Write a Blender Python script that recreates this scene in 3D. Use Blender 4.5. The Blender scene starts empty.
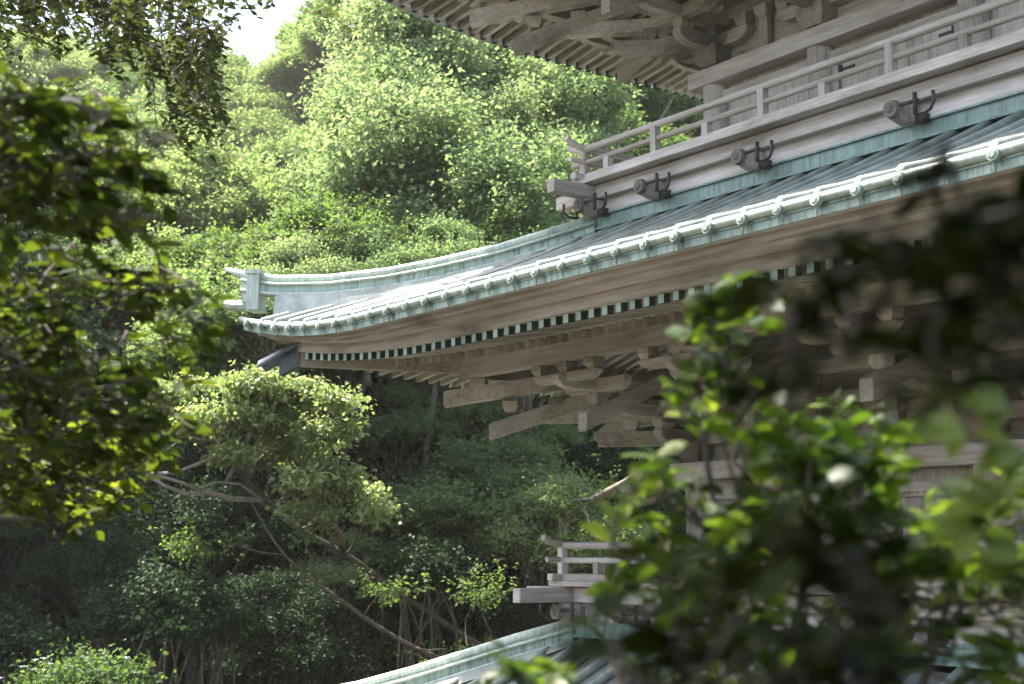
import bpy, math, random
import numpy as np
from mathutils import Vector, Matrix

random.seed(7)
RS = np.random.RandomState(11)
scene = bpy.context.scene
COL = scene.collection
R = math.radians

# ------------------------------------------------------------------ camera numbers
F = 1422.0; CX, CY = 512.0, 342.0
PITCH = math.atan(208 / F)
CP, SP = math.cos(PITCH), math.sin(PITCH)

def at(px, py, Y):
    """world point seen at pixel (px,py) at forward distance Y"""
    fw = F * CP - (CY - py) * SP
    return Vector(((px - CX) / fw * Y, Y, ((CY - py) * CP + F * SP) / fw * Y))

# ------------------------------------------------------------------ helpers
def tag(o, label=None, cat=None, group=None, kind=None):
    if label: o['label'] = label
    if cat: o['category'] = cat
    if group: o['group'] = group
    if kind: o['kind'] = kind
    return o

def empty(name, loc=(0, 0, 0), rz=0.0, parent=None):
    o = bpy.data.objects.new(name, None); COL.objects.link(o)
    o.location = loc; o.rotation_euler = (0, 0, rz); o.parent = parent
    o.empty_display_size = .2
    return o

class MB:
    """collects polygons, links them as ONE mesh object"""
    def __init__(s): s.v = []; s.f = []
    def add(s, vs, fs):
        b = len(s.v); s.v += [tuple(p) for p in vs]; s.f += [tuple(i + b for i in f) for f in fs]
    def box(s, c, d, M=None):
        c = Vector(c); x, y, z = d[0] / 2, d[1] / 2, d[2] / 2
        vs = [Vector((i * x, j * y, k * z)) for i in (-1, 1) for j in (-1, 1) for k in (-1, 1)]
        if M is not None: vs = [M @ p for p in vs]
        s.add([c + p for p in vs], [(0, 1, 3, 2), (4, 6, 7, 5), (0, 4, 5, 1), (2, 3, 7, 6), (0, 2, 6, 4), (1, 5, 7, 3)])
    def beam(s, p0, p1, w, h, w1=None, h1=None, plumb=True):
        """square beam; ends cut plumb (vertical) so nested pieces stay tidy"""
        p0, p1 = Vector(p0), Vector(p1); d = p1 - p0
        side = Vector((d.y, -d.x, 0))
        side = side.normalized() if side.length > 1e-6 else Vector((1, 0, 0))
        up = Vector((0, 0, 1)) if (plumb and abs(d.z) < .9 * d.length) else side.cross(d).normalized()
        w1 = w1 or w; h1 = h1 or h; vs = []
        for p, a, b in ((p0, w, h), (p1, w1, h1)):
            for i, j in ((-1, -1), (1, -1), (1, 1), (-1, 1)):
                vs.append(p + side * (i * a / 2) + up * (j * b / 2))
        s.add(vs, [(0, 1, 2, 3), (7, 6, 5, 4), (0, 4, 5, 1), (1, 5, 6, 2), (2, 6, 7, 3), (3, 7, 4, 0)])
    def tube(s, pts, rad, n=8, cap=True):
        pts = [Vector(p) for p in pts]
        if not isinstance(rad, (list, tuple)): rad = [rad] * len(pts)
        b = len(s.v); ref = None
        for i, p in enumerate(pts):
            t = (pts[min(i + 1, len(pts) - 1)] - pts[max(i - 1, 0)])
            if t.length < 1e-9: t = Vector((0, 0, 1))
            t.normalize()
            if ref is None: ref = Vector((0, 0, 1)) if abs(t.z) < .9 else Vector((1, 0, 0))
            a = t.cross(ref)
            if a.length < 1e-4: a = t.cross(Vector((1, 0, 0)))
            a.normalize(); c = t.cross(a); ref = (-c if False else ref - t * ref.dot(t)).normalized() if (ref - t * ref.dot(t)).length > 1e-3 else ref
            for k in range(n):
                q = 2 * math.pi * k / n
                s.v.append(tuple(p + (a * math.cos(q) + c * math.sin(q)) * rad[i]))
        for i in range(len(pts) - 1):
            for k in range(n):
                k2 = (k + 1) % n
                s.f.append((b + i * n + k, b + i * n + k2, b + (i + 1) * n + k2, b + (i + 1) * n + k))
        if cap:
            s.f.append(tuple(b + k for k in range(n))[::-1])
            s.f.append(tuple(b + (len(pts) - 1) * n + k for k in range(n)))
    def cyl(s, c, r, z0, z1, n=20, r1=None):
        s.tube([(c[0], c[1], z0), (c[0], c[1], z1)], [r, r1 or r], n)
    def prism(s, poly, f0, f1):
        """poly of 2-d points; f0/f1 map a 2-d point to 3-d (two faces)"""
        n = len(poly); s.add([f0(p) for p in poly] + [f1(p) for p in poly],
            [tuple(range(n))[::-1], tuple(range(n, 2 * n))] + [(i, (i + 1) % n, (i + 1) % n + n, i + n) for i in range(n)])
    def build(s, name, mat, parent=None, scale=1.0, smooth=False, bevel=0):
        me = bpy.data.meshes.new(name)
        me.from_pydata([(a * scale, b * scale, c * scale) for a, b, c in s.v], [], s.f)
        me.materials.append(mat)
        import bmesh
        bm = bmesh.new(); bm.from_mesh(me); bmesh.ops.recalc_face_normals(bm, faces=bm.faces); bm.to_mesh(me); bm.free()
        if smooth:
            me.polygons.foreach_set('use_smooth', [True] * len(me.polygons))
        o = bpy.data.objects.new(name, me); COL.objects.link(o); o.parent = parent
        if bevel:
            m = o.modifiers.new('bevel', 'BEVEL'); m.width = bevel; m.segments = 1; m.limit_method = 'ANGLE'; m.angle_limit = R(40)
        return o

# ------------------------------------------------------------------ materials
def newmat(name):
    m = bpy.data.materials.new(name); m.use_nodes = True
    nt = m.node_tree; nt.nodes.clear()
    out = nt.nodes.new('ShaderNodeOutputMaterial'); p = nt.nodes.new('ShaderNodeBsdfPrincipled')
    nt.links.new(p.outputs[0], out.inputs[0])
    return m, nt, p, out
def N(nt, t, **k):
    n = nt.nodes.new(t)
    for a, b in k.items():
        if a in ('operation', 'blend_type', 'data_type', 'attribute_name', 'noise_dimensions', 'feature', 'attribute_type', 'musgrave_type'): setattr(n, a, b)
        else: n.inputs[a].default_value = b
    return n
def ramp(nt, stops, src):
    r = nt.nodes.new('ShaderNodeValToRGB'); e = r.color_ramp.elements
    while len(e) < len(stops): e.new(.5)
    for i, (p, c) in enumerate(stops): e[i].position = p; e[i].color = (*c, 1) if len(c) == 3 else c
    nt.links.new(src, r.inputs[0]); return r
def coords(nt, scale):
    tc = nt.nodes.new('ShaderNodeTexCoord'); mp = nt.nodes.new('ShaderNodeMapping')
    mp.inputs['Scale'].default_value = scale
    nt.links.new(tc.outputs['Object'], mp.inputs[0]); return mp

def wood(axis, tone=1.0, name='weathered_wood', col=None):
    """silvery weathered timber, grain running along the given local axis"""
    m, nt, p, out = newmat(name + '_' + 'xyz'[axis]); L = nt.links.new
    sc = [9, 9, 9]; sc[axis] = .5
    mp = coords(nt, sc)
    n1 = N(nt, 'ShaderNodeTexNoise', Scale=3.2, Detail=8.0, Roughness=.65, Distortion=.35); L(mp.outputs[0], n1.inputs['Vector'])
    sc2 = [1.3, 1.3, 1.3]; sc2[axis] = .5
    mp2 = coords(nt, sc2)
    n2 = N(nt, 'ShaderNodeTexNoise', Scale=1.6, Detail=5.0, Roughness=.6); L(mp2.outputs[0], n2.inputs['Vector'])
    c = col or (.415, .378, .335)
    c = tuple(x * tone for x in c)
    r1 = ramp(nt, [(.25, (c[0] * .36, c[1] * .48, c[2] * .46)), (.42, (c[0] * .82, c[1] * .8, c[2] * .78)), (.58, c), (.8, (c[0] * 1.25, c[1] * 1.27, c[2] * 1.32))], n1.outputs['Fac'])
    r2 = ramp(nt, [(.3, (.42, .39, .35)), (.42, (.80, .78, .75)), (.55, (.98, .98, .98)), (.72, (1.22, 1.21, 1.24))], n2.outputs['Fac'])
    mx = N(nt, 'ShaderNodeMixRGB', blend_type='MULTIPLY', Fac=1.0); L(r1.outputs[0], mx.inputs[1]); L(r2.outputs[0], mx.inputs[2])
    oi = nt.nodes.new('ShaderNodeObjectInfo'); r3 = ramp(nt, [(0, (.74, .72, .68)), (1, (1.16, 1.16, 1.18))], oi.outputs['Random'])
    mx2 = N(nt, 'ShaderNodeMixRGB', blend_type='MULTIPLY', Fac=1.0); L(mx.outputs[0], mx2.inputs[1]); L(r3.outputs[0], mx2.inputs[2])
    L(mx2.outputs[0], p.inputs['Base Color']); p.inputs['Roughness'].default_value = .82
    p.inputs['Specular IOR Level'].default_value = .3
    b = N(nt, 'ShaderNodeBump', Strength=.45, Distance=.012); L(n1.outputs['Fac'], b.inputs['Height']); L(b.outputs[0], p.inputs['Normal'])
    return m

def copper(name, c, rough=.5, streak=1.0, dark=.45, sc=(14, 14, 1.2)):
    """verdigris sheet: run-off streaks going down, blotches"""
    m, nt, p, out = newmat(name); L = nt.links.new
    mp = coords(nt, sc); n1 = N(nt, 'ShaderNodeTexNoise', Scale=1.7, Detail=6.0, Roughness=.62); L(mp.outputs[0], n1.inputs['Vector'])
    mp2 = coords(nt, (1, 1, 1)); n2 = N(nt, 'ShaderNodeTexNoise', Scale=2.4, Detail=7.0, Roughness=.7); L(mp2.outputs[0], n2.inputs['Vector'])
    lo = tuple(x * dark for x in c); hi = tuple(min(.9, x * 1.25 + .03) for x in c)
    r1 = ramp(nt, [(.33, lo), (.47, c), (.68, hi)], n1.outputs['Fac'])
    r2 = ramp(nt, [(.3, (.62, .60, .58)), (.5, (.95, .95, .95)), (.7, (1.12, 1.08, 1.1))], n2.outputs['Fac'])
    mx = N(nt, 'ShaderNodeMixRGB', blend_type='MULTIPLY', Fac=streak); L(r1.outputs[0], mx.inputs[1]); L(r2.outputs[0], mx.inputs[2])
    oi = nt.nodes.new('ShaderNodeObjectInfo'); r3 = ramp(nt, [(0, (.72, .74, .72)), (1, (1.15, 1.12, 1.12))], oi.outputs['Random'])
    mx2 = N(nt, 'ShaderNodeMixRGB', blend_type='MULTIPLY', Fac=1.0); L(mx.outputs[0], mx2.inputs[1]); L(r3.outputs[0], mx2.inputs[2])
    L(mx2.outputs[0], p.inputs['Base Color']); p.inputs['Roughness'].default_value = rough; p.inputs['Metallic'].default_value = .08
    b = N(nt, 'ShaderNodeBump', Strength=.25, Distance=.01); L(n2.outputs['Fac'], b.inputs['Height']); L(b.outputs[0], p.inputs['Normal'])
    return m

def leafmat(name, stops, trans=.45, rough=.55, spec=.25, tint=(1.55, 1.6, .72)):
    """leaf: per-leaf colour from attribute rnd, per-tree shift, translucent"""
    m, nt, p, out = newmat(name); L = nt.links.new
    a = N(nt, 'ShaderNodeAttribute', attribute_name='rnd')
    oi = nt.nodes.new('ShaderNodeObjectInfo')
    r = ramp(nt, stops, a.outputs['Fac'])
    r3 = ramp(nt, [(0, (.80, .86, .8)), (1, (1.2, 1.12, 1.15))], oi.outputs['Random'])
    mx = N(nt, 'ShaderNodeMixRGB', blend_type='MULTIPLY', Fac=1.0); L(r.outputs[0], mx.inputs[1]); L(r3.outputs[0], mx.inputs[2])
    L(mx.outputs[0], p.inputs['Base Color']); p.inputs['Roughness'].default_value = rough; p.inputs['Specular IOR Level'].default_value = spec
    tr = nt.nodes.new('ShaderNodeBsdfTranslucent')
    hs = N(nt, 'ShaderNodeMixRGB', blend_type='MULTIPLY', Fac=1.0); L(mx.outputs[0], hs.inputs[1]); hs.inputs[2].default_value = (*tint, 1)
    L(hs.outputs[0], tr.inputs[0])
    ms = nt.nodes.new('ShaderNodeMixShader'); ms.inputs[0].default_value = trans
    L(p.outputs[0], ms.inputs[1]); L(tr.outputs[0], ms.inputs[2]); L(ms.outputs[0], out.inputs[0])
    return m

def bark(name, c, sc=6):
    m, nt, p, out = newmat(name); L = nt.links.new
    mp = coords(nt, (sc, sc, sc * .35)); n = N(nt, 'ShaderNodeTexNoise', Scale=2.2, Detail=8.0, Roughness=.7); L(mp.outputs[0], n.inputs['Vector'])
    r = ramp(nt, [(.3, tuple(x * .4 for x in c)), (.55, c), (.75, tuple(x * 1.6 for x in c))], n.outputs['Fac'])
    L(r.outputs[0], p.inputs['Base Color']); p.inputs['Roughness'].default_value = .9
    b = N(nt, 'ShaderNodeBump', Strength=.6, Distance=.03); L(n.outputs['Fac'], b.inputs['Height']); L(b.outputs[0], p.inputs['Normal'])
    return m

def plain(name, c, rough=.7, metal=0.0):
    m, nt, p, out = newmat(name); L = nt.links.new
    mp = coords(nt, (5, 5, 5)); n = N(nt, 'ShaderNodeTexNoise', Scale=3.0, Detail=5.0); L(mp.outputs[0], n.inputs['Vector'])
    r = ramp(nt, [(.3, tuple(x * .7 for x in c)), (.7, tuple(x * 1.2 for x in c))], n.outputs['Fac'])
    L(r.outputs[0], p.inputs['Base Color']); p.inputs['Roughness'].default_value = rough; p.inputs['Metallic'].default_value = metal
    return m

WX, WY, WZ = wood(0), wood(1), wood(2)
WPX, WPY = wood(0, 1.22, 'pale_wood', (.43, .39, .36)), wood(1, 1.22, 'pale_wood', (.43, .39, .36))
WPZ = wood(2, 1.2, 'pale_wood', (.43, .39, .36))
WDK = wood(0, .42, 'dark_old_wood'); 
def waxis(k): return WX if k in (0, 2) else WY
def wperp(k): return WY if k in (0, 2) else WX
def wpale(k): return WPX if k in (0, 2) else WPY
HOOD = plain('slate_dark_copper', (.06, .085, .09), .5)
CU = copper('verdigris_copper', (.36, .45, .39), .55)
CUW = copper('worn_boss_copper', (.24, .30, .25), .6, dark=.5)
CUD = copper('teal_copper', (.17, .26, .24), .5, dark=.55)
CUP = copper('pale_patina_copper', (.52, .58, .50), .55, dark=.72)
ROOF = copper('grey_roof_sheet', (.255, .285, .255), .45, dark=.72, sc=(2.5, 2.5, 2.5))
ROOFD = copper('dark_roof_sheet', (.13, .14, .13), .5, dark=.6, sc=(2.5, 2.5, 2.5))
CAPG = plain('mint_copper_cap', (.30, .47, .42), .5)
CAPD = plain('dark_copper_cap', (.022, .045, .042), .5)
IRON = plain('dark_iron', (.045, .037, .034), .6, .2)
STONE = plain('grey_stone', (.28, .27, .25), .9)
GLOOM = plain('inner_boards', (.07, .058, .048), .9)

# ------------------------------------------------------------------ THE PAGODA
S = 1.4                                  # storey drawings are in units of 1.4 m
UX = (0.5925295628679738, -0.8055487056208879); VX = (0.8055487056208879, 0.5925295628679738)
C0 = (-.194 * 12.5, 12.5)
CEN = (C0[0] + 4.9 * (UX[0] + VX[0]), C0[1] + 4.9 * (UX[1] + VX[1]))
GZ = -5.75                               # yard level in pagoda units
pag = empty('pagoda', (CEN[0] * S, CEN[1] * S, GZ * S), math.atan2(UX[1], UX[0]))
tag(pag, 'weathered timber pagoda with curved verdigris copper roofs and railed balconies', 'pagoda')

def bld(mb, name, mat, parent=None, **k):
    mb.v = [(a, b, c - GZ) for a, b, c in mb.v]
    return mb.build(name, mat, parent or pag, scale=S, **k)

def P(k, s, n, z):
    x, y = s, -n
    for _ in range(k): x, y = -y, x
    return Vector((x, y, z))

ST = {1: dict(b=2.2, dz=-3.43, A=.08, L=2.1, R=2.85), 2: dict(b=2.05, dz=0.0, A=.25, L=2.1, R=2.85), 3: dict(b=1.9, dz=3.42, A=.50, L=3.0, R=2.9)}

def lift(st, s, n):
    o = n - st['b'] - (st['R'] - 2.85)
    d = max(0.0, n - abs(s)); 
    w = max(0.0, (o - 1.2) / 1.65) ** 1.5
    return st['A'] * w * max(0.0, 1 - d / st['L']) ** 2

def ring(mb, st, k, prof, nseg=44):
    """profile [(o,z)] swept along side k with mitred ends and upturned corners"""
    us = [-1 + 2 * i / nseg for i in range(nseg + 1)]
    us = [math.copysign(1 - (1 - abs(u)) ** 1.35, u) for u in us]
    m = len(prof); vs = []; fs = []
    for u in us:
        for o, z in prof:
            n = st['b'] + o + (st['R'] - 2.85) * (1 if o > .9 else 0); s = u * n
            vs.append(P(k, s, n, z + st['dz'] + lift(st, s, n)))
    for i in range(nseg):
        for j in range(m):
            j2 = (j + 1) % m
            fs.append((i * m + j, i * m + j2, (i + 1) * m + j2, (i + 1) * m + j))
    fs.append(tuple(range(m))); fs.append(tuple(nseg * m + j for j in range(m))[::-1])
    mb.add(vs, fs)

def circ(o, z, r, n=8): return [(o + r * math.cos(2 * math.pi * i / n), z + r * math.sin(2 * math.pi * i / n)) for i in range(n)]

def surf_z(o):
    t = (2.83 - o) / 2.23
    return 1.780 + .905 * (.72 * t + .28 * t * t)

def roof(i):
    st = ST[i]; b = st['b']; dR = st['R'] - 2.85; top = i == 3
    o_in = .62 if not top else -b + .28
    mb = MB(); mr = MB(); NS, NT = 60, 18
    for k in range(4):
        vs = []; fs = []
        for a in range(NT + 1):
            o = 2.83 + (o_in - 2.83) * a / NT; n = b + o + dR
            for c in range(NS + 1):
                u = -1 + 2 * c / NS; s = u * n
                vs.append(P(k, s, n, surf_z(o) + st['dz'] + lift(st, s, n)))
        for a in range(NT):
            for c in range(NS):
                q = a * (NS + 1) + c; fs.append((q, q + 1, q + NS + 2, q + NS + 1))
        mb.add(vs, fs)
        # standing rolls up the slope
        pit = .262; m = int((b + 2.83 + dR) / pit)
        for j in range(-m, m + 1):
            s = j * pit
            pts = []
            for a in range(13):
                o = 2.85 + (o_in - .02 - 2.85) * a / 12; n = b + o + dR
                if abs(s) > n - .05: break
                pts.append(P(k, s, n, surf_z(o) + .024 + st['dz'] + lift(st, s, n)))
            if len(pts) > 1: mr.tube(pts, .037 + .003 * math.sin(j * 2.3), 8)
    rf = bld(mb, 'roof', ROOFD); o = bld(mr, 'tile_rolls', ROOF, rf, smooth=True)
    rf['label'] = {1: 'lowest copper roof with hip ridge low in the picture', 2: 'middle copper roof sweeping up to a corner', 3: 'topmost roof seen from beneath'}[i]
    for k in range(4):
        mb = MB(); ring(mb, st, k, circ(2.835, 1.783, .028)); bld(mb, 'rim_roll', CUP, rf, smooth=True)
        mb = MB(); ring(mb, st, k, [(2.80, 1.775), (2.822, 1.775), (2.822, 1.695), (2.80, 1.695)])
        ring(mb, st, k, [(2.822, 1.752), (2.832, 1.752), (2.832, 1.742), (2.822, 1.742)])
        bld(mb, 'eave_flashing', CU, rf)
        mb = MB(); ring(mb, st, k, [(2.798, 1.78), (2.798, 1.70), (2.735, 1.70), (2.735, 1.672), (2.66, 1.672), (2.66, 1.648), (2.50, 1.645), (2.50, 1.562), (2.43, 1.562), (2.43, 1.70), (2.6, 1.78)])
        bld(mb, 'fascia_board', wpale(k), rf)
        # sheathing above the rafters
        mb = MB(); ring(mb, st, k, [(2.44, 1.59), (1.8, 1.70), (1.3, 1.76), (-.06, 2.11), (-.06, 2.13), (1.3, 1.78), (1.8, 1.74), (2.44, 1.63)])
        bld(mb, 'sheathing', waxis(k), rf)
        mb = MB(); ring(mb, st, k, [(1.80, 1.582), (1.90, 1.582), (1.90, 1.612), (1.80, 1.612)]); bld(mb, 'eave_beam', waxis(k), rf)
        mb = MB(); 
        nn = b + 1.40 + dR
        e = .04
        mb.beam(P(k, -nn - e, nn, 1.545 + st['dz']), P(k, nn + e, nn, 1.545 + st['dz']), .11, .165 if k % 2 == 0 else .155)
        bld(mb, 'purlin', waxis(k), rf)
    # bosses on the rim (front and left side of every roof; those are seen)
    pit = .262; me = None
    for k in (0, 3):
        for j in range(-19, 20):
            s = j * pit; n = b + 2.872 + dR
            if abs(s) > n - .08: continue
            c = P(k, s, n, 1.765 + st['dz'] + lift(st, s, n))
            vis = (i == 2 and k == 0 and s < 3.3) or (i == 1 and k == 0 and s < 1)
            if not vis and k == 3 and i == 1: continue
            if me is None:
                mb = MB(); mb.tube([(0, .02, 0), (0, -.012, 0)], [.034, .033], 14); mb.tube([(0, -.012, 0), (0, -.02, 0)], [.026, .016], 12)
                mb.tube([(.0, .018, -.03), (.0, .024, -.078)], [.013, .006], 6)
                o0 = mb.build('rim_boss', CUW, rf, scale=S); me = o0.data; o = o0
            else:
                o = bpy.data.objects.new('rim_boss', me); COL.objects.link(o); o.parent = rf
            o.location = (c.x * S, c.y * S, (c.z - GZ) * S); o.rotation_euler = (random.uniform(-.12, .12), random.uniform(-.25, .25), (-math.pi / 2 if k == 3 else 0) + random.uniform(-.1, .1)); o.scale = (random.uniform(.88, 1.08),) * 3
    # hip ridges on the diagonals
    RL = {1: -.0, 2: 0, 3: 0}[i]
    prof = [(2.83, 2.43), (2.6, 2.38), (2.27, 2.375), (1.9, 2.42), (1.57, 2.495), (1.2, 2.60), (.94, 2.70), (.60, 2.835)]
    if i == 1: prof = [(o, z - .27 * max(0, (o - 1.1) / 1.7)) for o, z in prof]
    if top: prof = [(o, z + (st['A'] - .25) * max(0, (o - 1.2) / 1.65) ** 1.5) for o, z in prof] + [(o, surf_z(o) + .15) for o in (.2, -.4, -1.0, -1.5)]
    for k in range(4):
        sx, sy = [(-1, -1), (1, -1), (1, 1), (-1, 1)][k]
        D = lambda o, z, off=0.0: Vector((sx * (b + o + dR) - sy * off * .7071, sy * (b + o + dR) + sx * off * .7071, z + st['dz']))
        mb = MB()
        for (o0, z0), (o1, z1) in zip(prof, prof[1:]):
            lo0 = z0 - .15; lo1 = z1 - .15
            w = .055
            mb.add([D(o0, lo0, -w), D(o0, lo0, w), D(o0, z0 - .03, w), D(o0, z0 - .03, -w), D(o1, lo1, -w), D(o1, lo1, w), D(o1, z1 - .03, w), D(o1, z1 - .03, -w)],
                   [(0, 1, 2, 3), (7, 6, 5, 4), (0, 4, 5, 1), (1, 5, 6, 2), (2, 6, 7, 3), (3, 7, 4, 0)])
        hr = bld(mb, 'hip_ridge', CU, rf)
        mb = MB()
        for (o0, z0), (o1, z1) in zip(prof[1:], prof[2:]):
            for sg in (-1, 1):
                g0 = surf_z(o0) + lift(st, b + o0 + dR, b + o0 + dR); g1 = surf_z(o1) + lift(st, b + o1 + dR, b + o1 + dR)
                mb.add([D(o0, z0 - .14, 0), D(o0, z0 - .15, sg * .10), D(o0, g0 - .03, sg * .15), D(o0, g0 - .1, 0), D(o1, z1 - .14, 0), D(o1, z1 - .15, sg * .10), D(o1, g1 - .03, sg * .15), D(o1, g1 - .1, 0)],
                       [(0, 1, 2, 3), (7, 6, 5, 4), (0, 4, 5, 1), (1, 5, 6, 2), (2, 6, 7, 3), (3, 7, 4, 0)])
        bld(mb, 'ridge_base', ROOF, rf)
        mb = MB(); mb.tube([D(2.95, 2.49 + (st['A'] - .25) - (.22 if i == 1 else 0))] + [D(o, z) for o, z in prof], [.02] + [.042] * len(prof), 10)
        for off in (-.075, .075):
            mb.tube([D(o, z - .055, off) for o, z in prof], .014, 6)
            mb.tube([D(o, z - .145, off) for o, z in prof], .016, 6)
        bld(mb, 'ridge_roll', CUP, rf, smooth=True)
        mb = MB(); zz = 2.275 + (st['A'] - .25) - (.08 if i == 1 else 0)
        M = Matrix.Rotation(math.atan2(sy, sx), 3, 'Z')
        mb.box(D(2.745, zz), (.11, .22, .35), M); mb.box(D(2.745, zz + .165), (.14, .25, .035), M); mb.box(D(2.81, zz), (.04, .13, .2), M)
        mb.tube([D(2.79, zz - .12), D(2.88, zz - .12), D(2.92, zz - .11), D(2.95, zz - .10)], [.05, .05, .045, .04], 8)
        bld(mb, 'ridge_end_tile', CUP, rf)
        # hip rafter with copper hood at its tip
        A = st['A'] * .62; A1 = st['A'] * .04
        mb = MB(); mb.beam(D(-.2, 2.02), D(1.5, 1.60 + A1), .11, .2); mb.beam(D(1.5, 1.60 + A1), D(2.52, 1.52 + A), .11, .19, .10, .15)
        bld(mb, 'hip_rafter', WX, rf)
        mb = MB(); mb.beam(D(2.44, 1.55 + A), D(2.57, 1.43 + A), .125, .20, .125, .14)
        for sg in (-1, 1):
            mb.add([D(2.40, 1.73 + A, 0), D(2.40, 1.67 + A, sg * .13), D(2.70, 1.44 + A, sg * .13), D(2.72, 1.50 + A, 0), D(2.40, 1.705 + A, 0), D(2.40, 1.645 + A, sg * .13), D(2.70, 1.415 + A, sg * .13), D(2.72, 1.475 + A, 0)],
                   [(0, 1, 2, 3), (7, 6, 5, 4), (0, 4, 5, 1), (1, 5, 6, 2), (2, 6, 7, 3), (3, 7, 4, 0)])
        bld(mb, 'rafter_hood', HOOD, rf)
    # the band where the roof meets the storey above
    if not top:
        b2 = ST[i + 1]['b'] + .725
        for k in range(4):
            mb = MB(); z = 2.785 + st['dz']
            e = b2 - .006 * (k % 2)
            mb.beam(P(k, -e, b2 + .02, z), P(k, e, b2 + .02, z), .045, .105)
            mb.beam(P(k, -b2 - .03, b2 + .03, z + .06), P(k, b2 + .03, b2 + .03, z + .06), .07, .014)
            mb.beam(P(k, -b2 - .04, b2 + .045, z - .058), P(k, b2 + .04, b2 + .045, z - .058), .05, .016)
            bld(mb, 'copper_band', CUD if k != 0 else CUB, rf)
    else:
        mb = MB(); zt = surf_z(-b + .28) + st['dz']
        mb.box((0, 0, zt + .1), (.62, .62, .3)); mb.cyl((0, 0), .26, zt + .25, zt + .45, 20, .1); mb.cyl((0, 0), .035, zt + .4, zt + 3.4, 10, .02)
        for q in range(9): mb.cyl((0, 0), .2 - .012 * q, zt + .75 + q * .22, zt + .79 + q * .22, 20)
        mb.cyl((0, 0), .02, zt + 3.4, zt + 3.5, 10, .08)
        bld(mb, 'finial', CUD, rf)
    return rf

CUB = copper('band_copper', (.21, .31, .285), .5, dark=.6)
roofs = {i: roof(i) for i in (1, 2, 3)}

# rafters: the ones that show as parts, the remainder as one mesh
def rafters():
    pit = .1345
    rest_f, rest_b, rest_c = MB(), MB(), MB()
    nf = 0
    for i in (1, 2, 3):
        st = ST[i]; b = st['b']; dR = st['R'] - 2.85; dz = st['dz']
        for k in range(4):
            m = int((b + 2.45 + dR) / pit)
            for j in range(-m, m + 1):
                s = (j + .5) * pit
                n1 = b + 2.45 + dR; n0 = max(b + 1.72 + dR, abs(s) + .02)
                def zz(n, a): 
                    o = n - b - dR
                    return a(o) + dz + lift(st, s, n)
                fz = lambda o: 1.532 + (2.45 - o) * .150
                bz = lambda o: 1.545 + (1.87 - o) * .29
                show = (i == 2 and k == 0 and s < 2.0) or (i == 3 and k == 3 and s > 0.3) or (i == 2 and k == 3 and s > 3.0)
                if n1 - n0 > .05:
                    mb = MB() if show else rest_f
                    mb.beam(P(k, s, n1 - .05, zz(n1 - .05, fz)), P(k, s, n0, zz(n0, fz)), .046, .056)
                    mc = MB() if show else rest_c
                    me_ = MB() if show else rest_c
                    mc.beam(P(k, s, n1 + .004, zz(n1, fz)), P(k, s, n1 - .05, zz(n1 - .05, fz)), .052, .060)
                    if show:
                        o = bld(mb, 'flying_rafter', wperp(k)); bld(mc, 'rafter_cap', RCAP if k % 2 == 0 else RCAPX, o); nf += 1
                n1 = b + 1.87 + dR; n0 = max(b + 0.0, abs(s) + .02)
                if n1 - n0 > .05:
                    mb = MB() if show else rest_b
                    n_mid = min(n1, b + 1.3 + dR); pts = [n1, max(n0, n_mid), n0] if n0 < n_mid - .05 else [n1, n0]
                    for a, c in zip(pts, pts[1:]): mb.beam(P(k, s, a, zz(a, bz)), P(k, s, c, zz(c, bz)), .056, .068)
                    if show: bld(mb, 'base_rafter', wperp(k))
    o = bld(rest_f, 'flying_rafter', WY); o['kind'] = 'stuff'
    o = bld(rest_b, 'base_rafter', WY); o['kind'] = 'stuff'
    o = bld(rest_c, 'rafter_cap', RCAP); o['kind'] = 'stuff'
    print('flying rafters', nf)

# rafter cap: mint face, flank painted dark green, darkened further to imitate shade; split by local normal
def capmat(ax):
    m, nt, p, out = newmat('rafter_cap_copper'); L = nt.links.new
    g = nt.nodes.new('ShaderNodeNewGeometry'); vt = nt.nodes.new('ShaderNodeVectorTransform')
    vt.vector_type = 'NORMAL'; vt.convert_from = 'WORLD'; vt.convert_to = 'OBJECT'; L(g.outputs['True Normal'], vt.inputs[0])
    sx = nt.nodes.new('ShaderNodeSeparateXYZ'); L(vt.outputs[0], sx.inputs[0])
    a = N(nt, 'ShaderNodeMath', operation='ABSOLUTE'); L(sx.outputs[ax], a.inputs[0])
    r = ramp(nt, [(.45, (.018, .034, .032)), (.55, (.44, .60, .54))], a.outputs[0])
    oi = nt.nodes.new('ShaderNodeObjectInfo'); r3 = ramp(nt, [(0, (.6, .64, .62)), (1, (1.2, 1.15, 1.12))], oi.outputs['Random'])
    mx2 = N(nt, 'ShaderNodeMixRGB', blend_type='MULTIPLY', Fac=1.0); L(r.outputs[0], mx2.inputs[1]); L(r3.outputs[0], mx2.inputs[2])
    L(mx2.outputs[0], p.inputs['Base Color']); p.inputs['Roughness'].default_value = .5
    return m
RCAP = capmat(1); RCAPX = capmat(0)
rafters()

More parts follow.
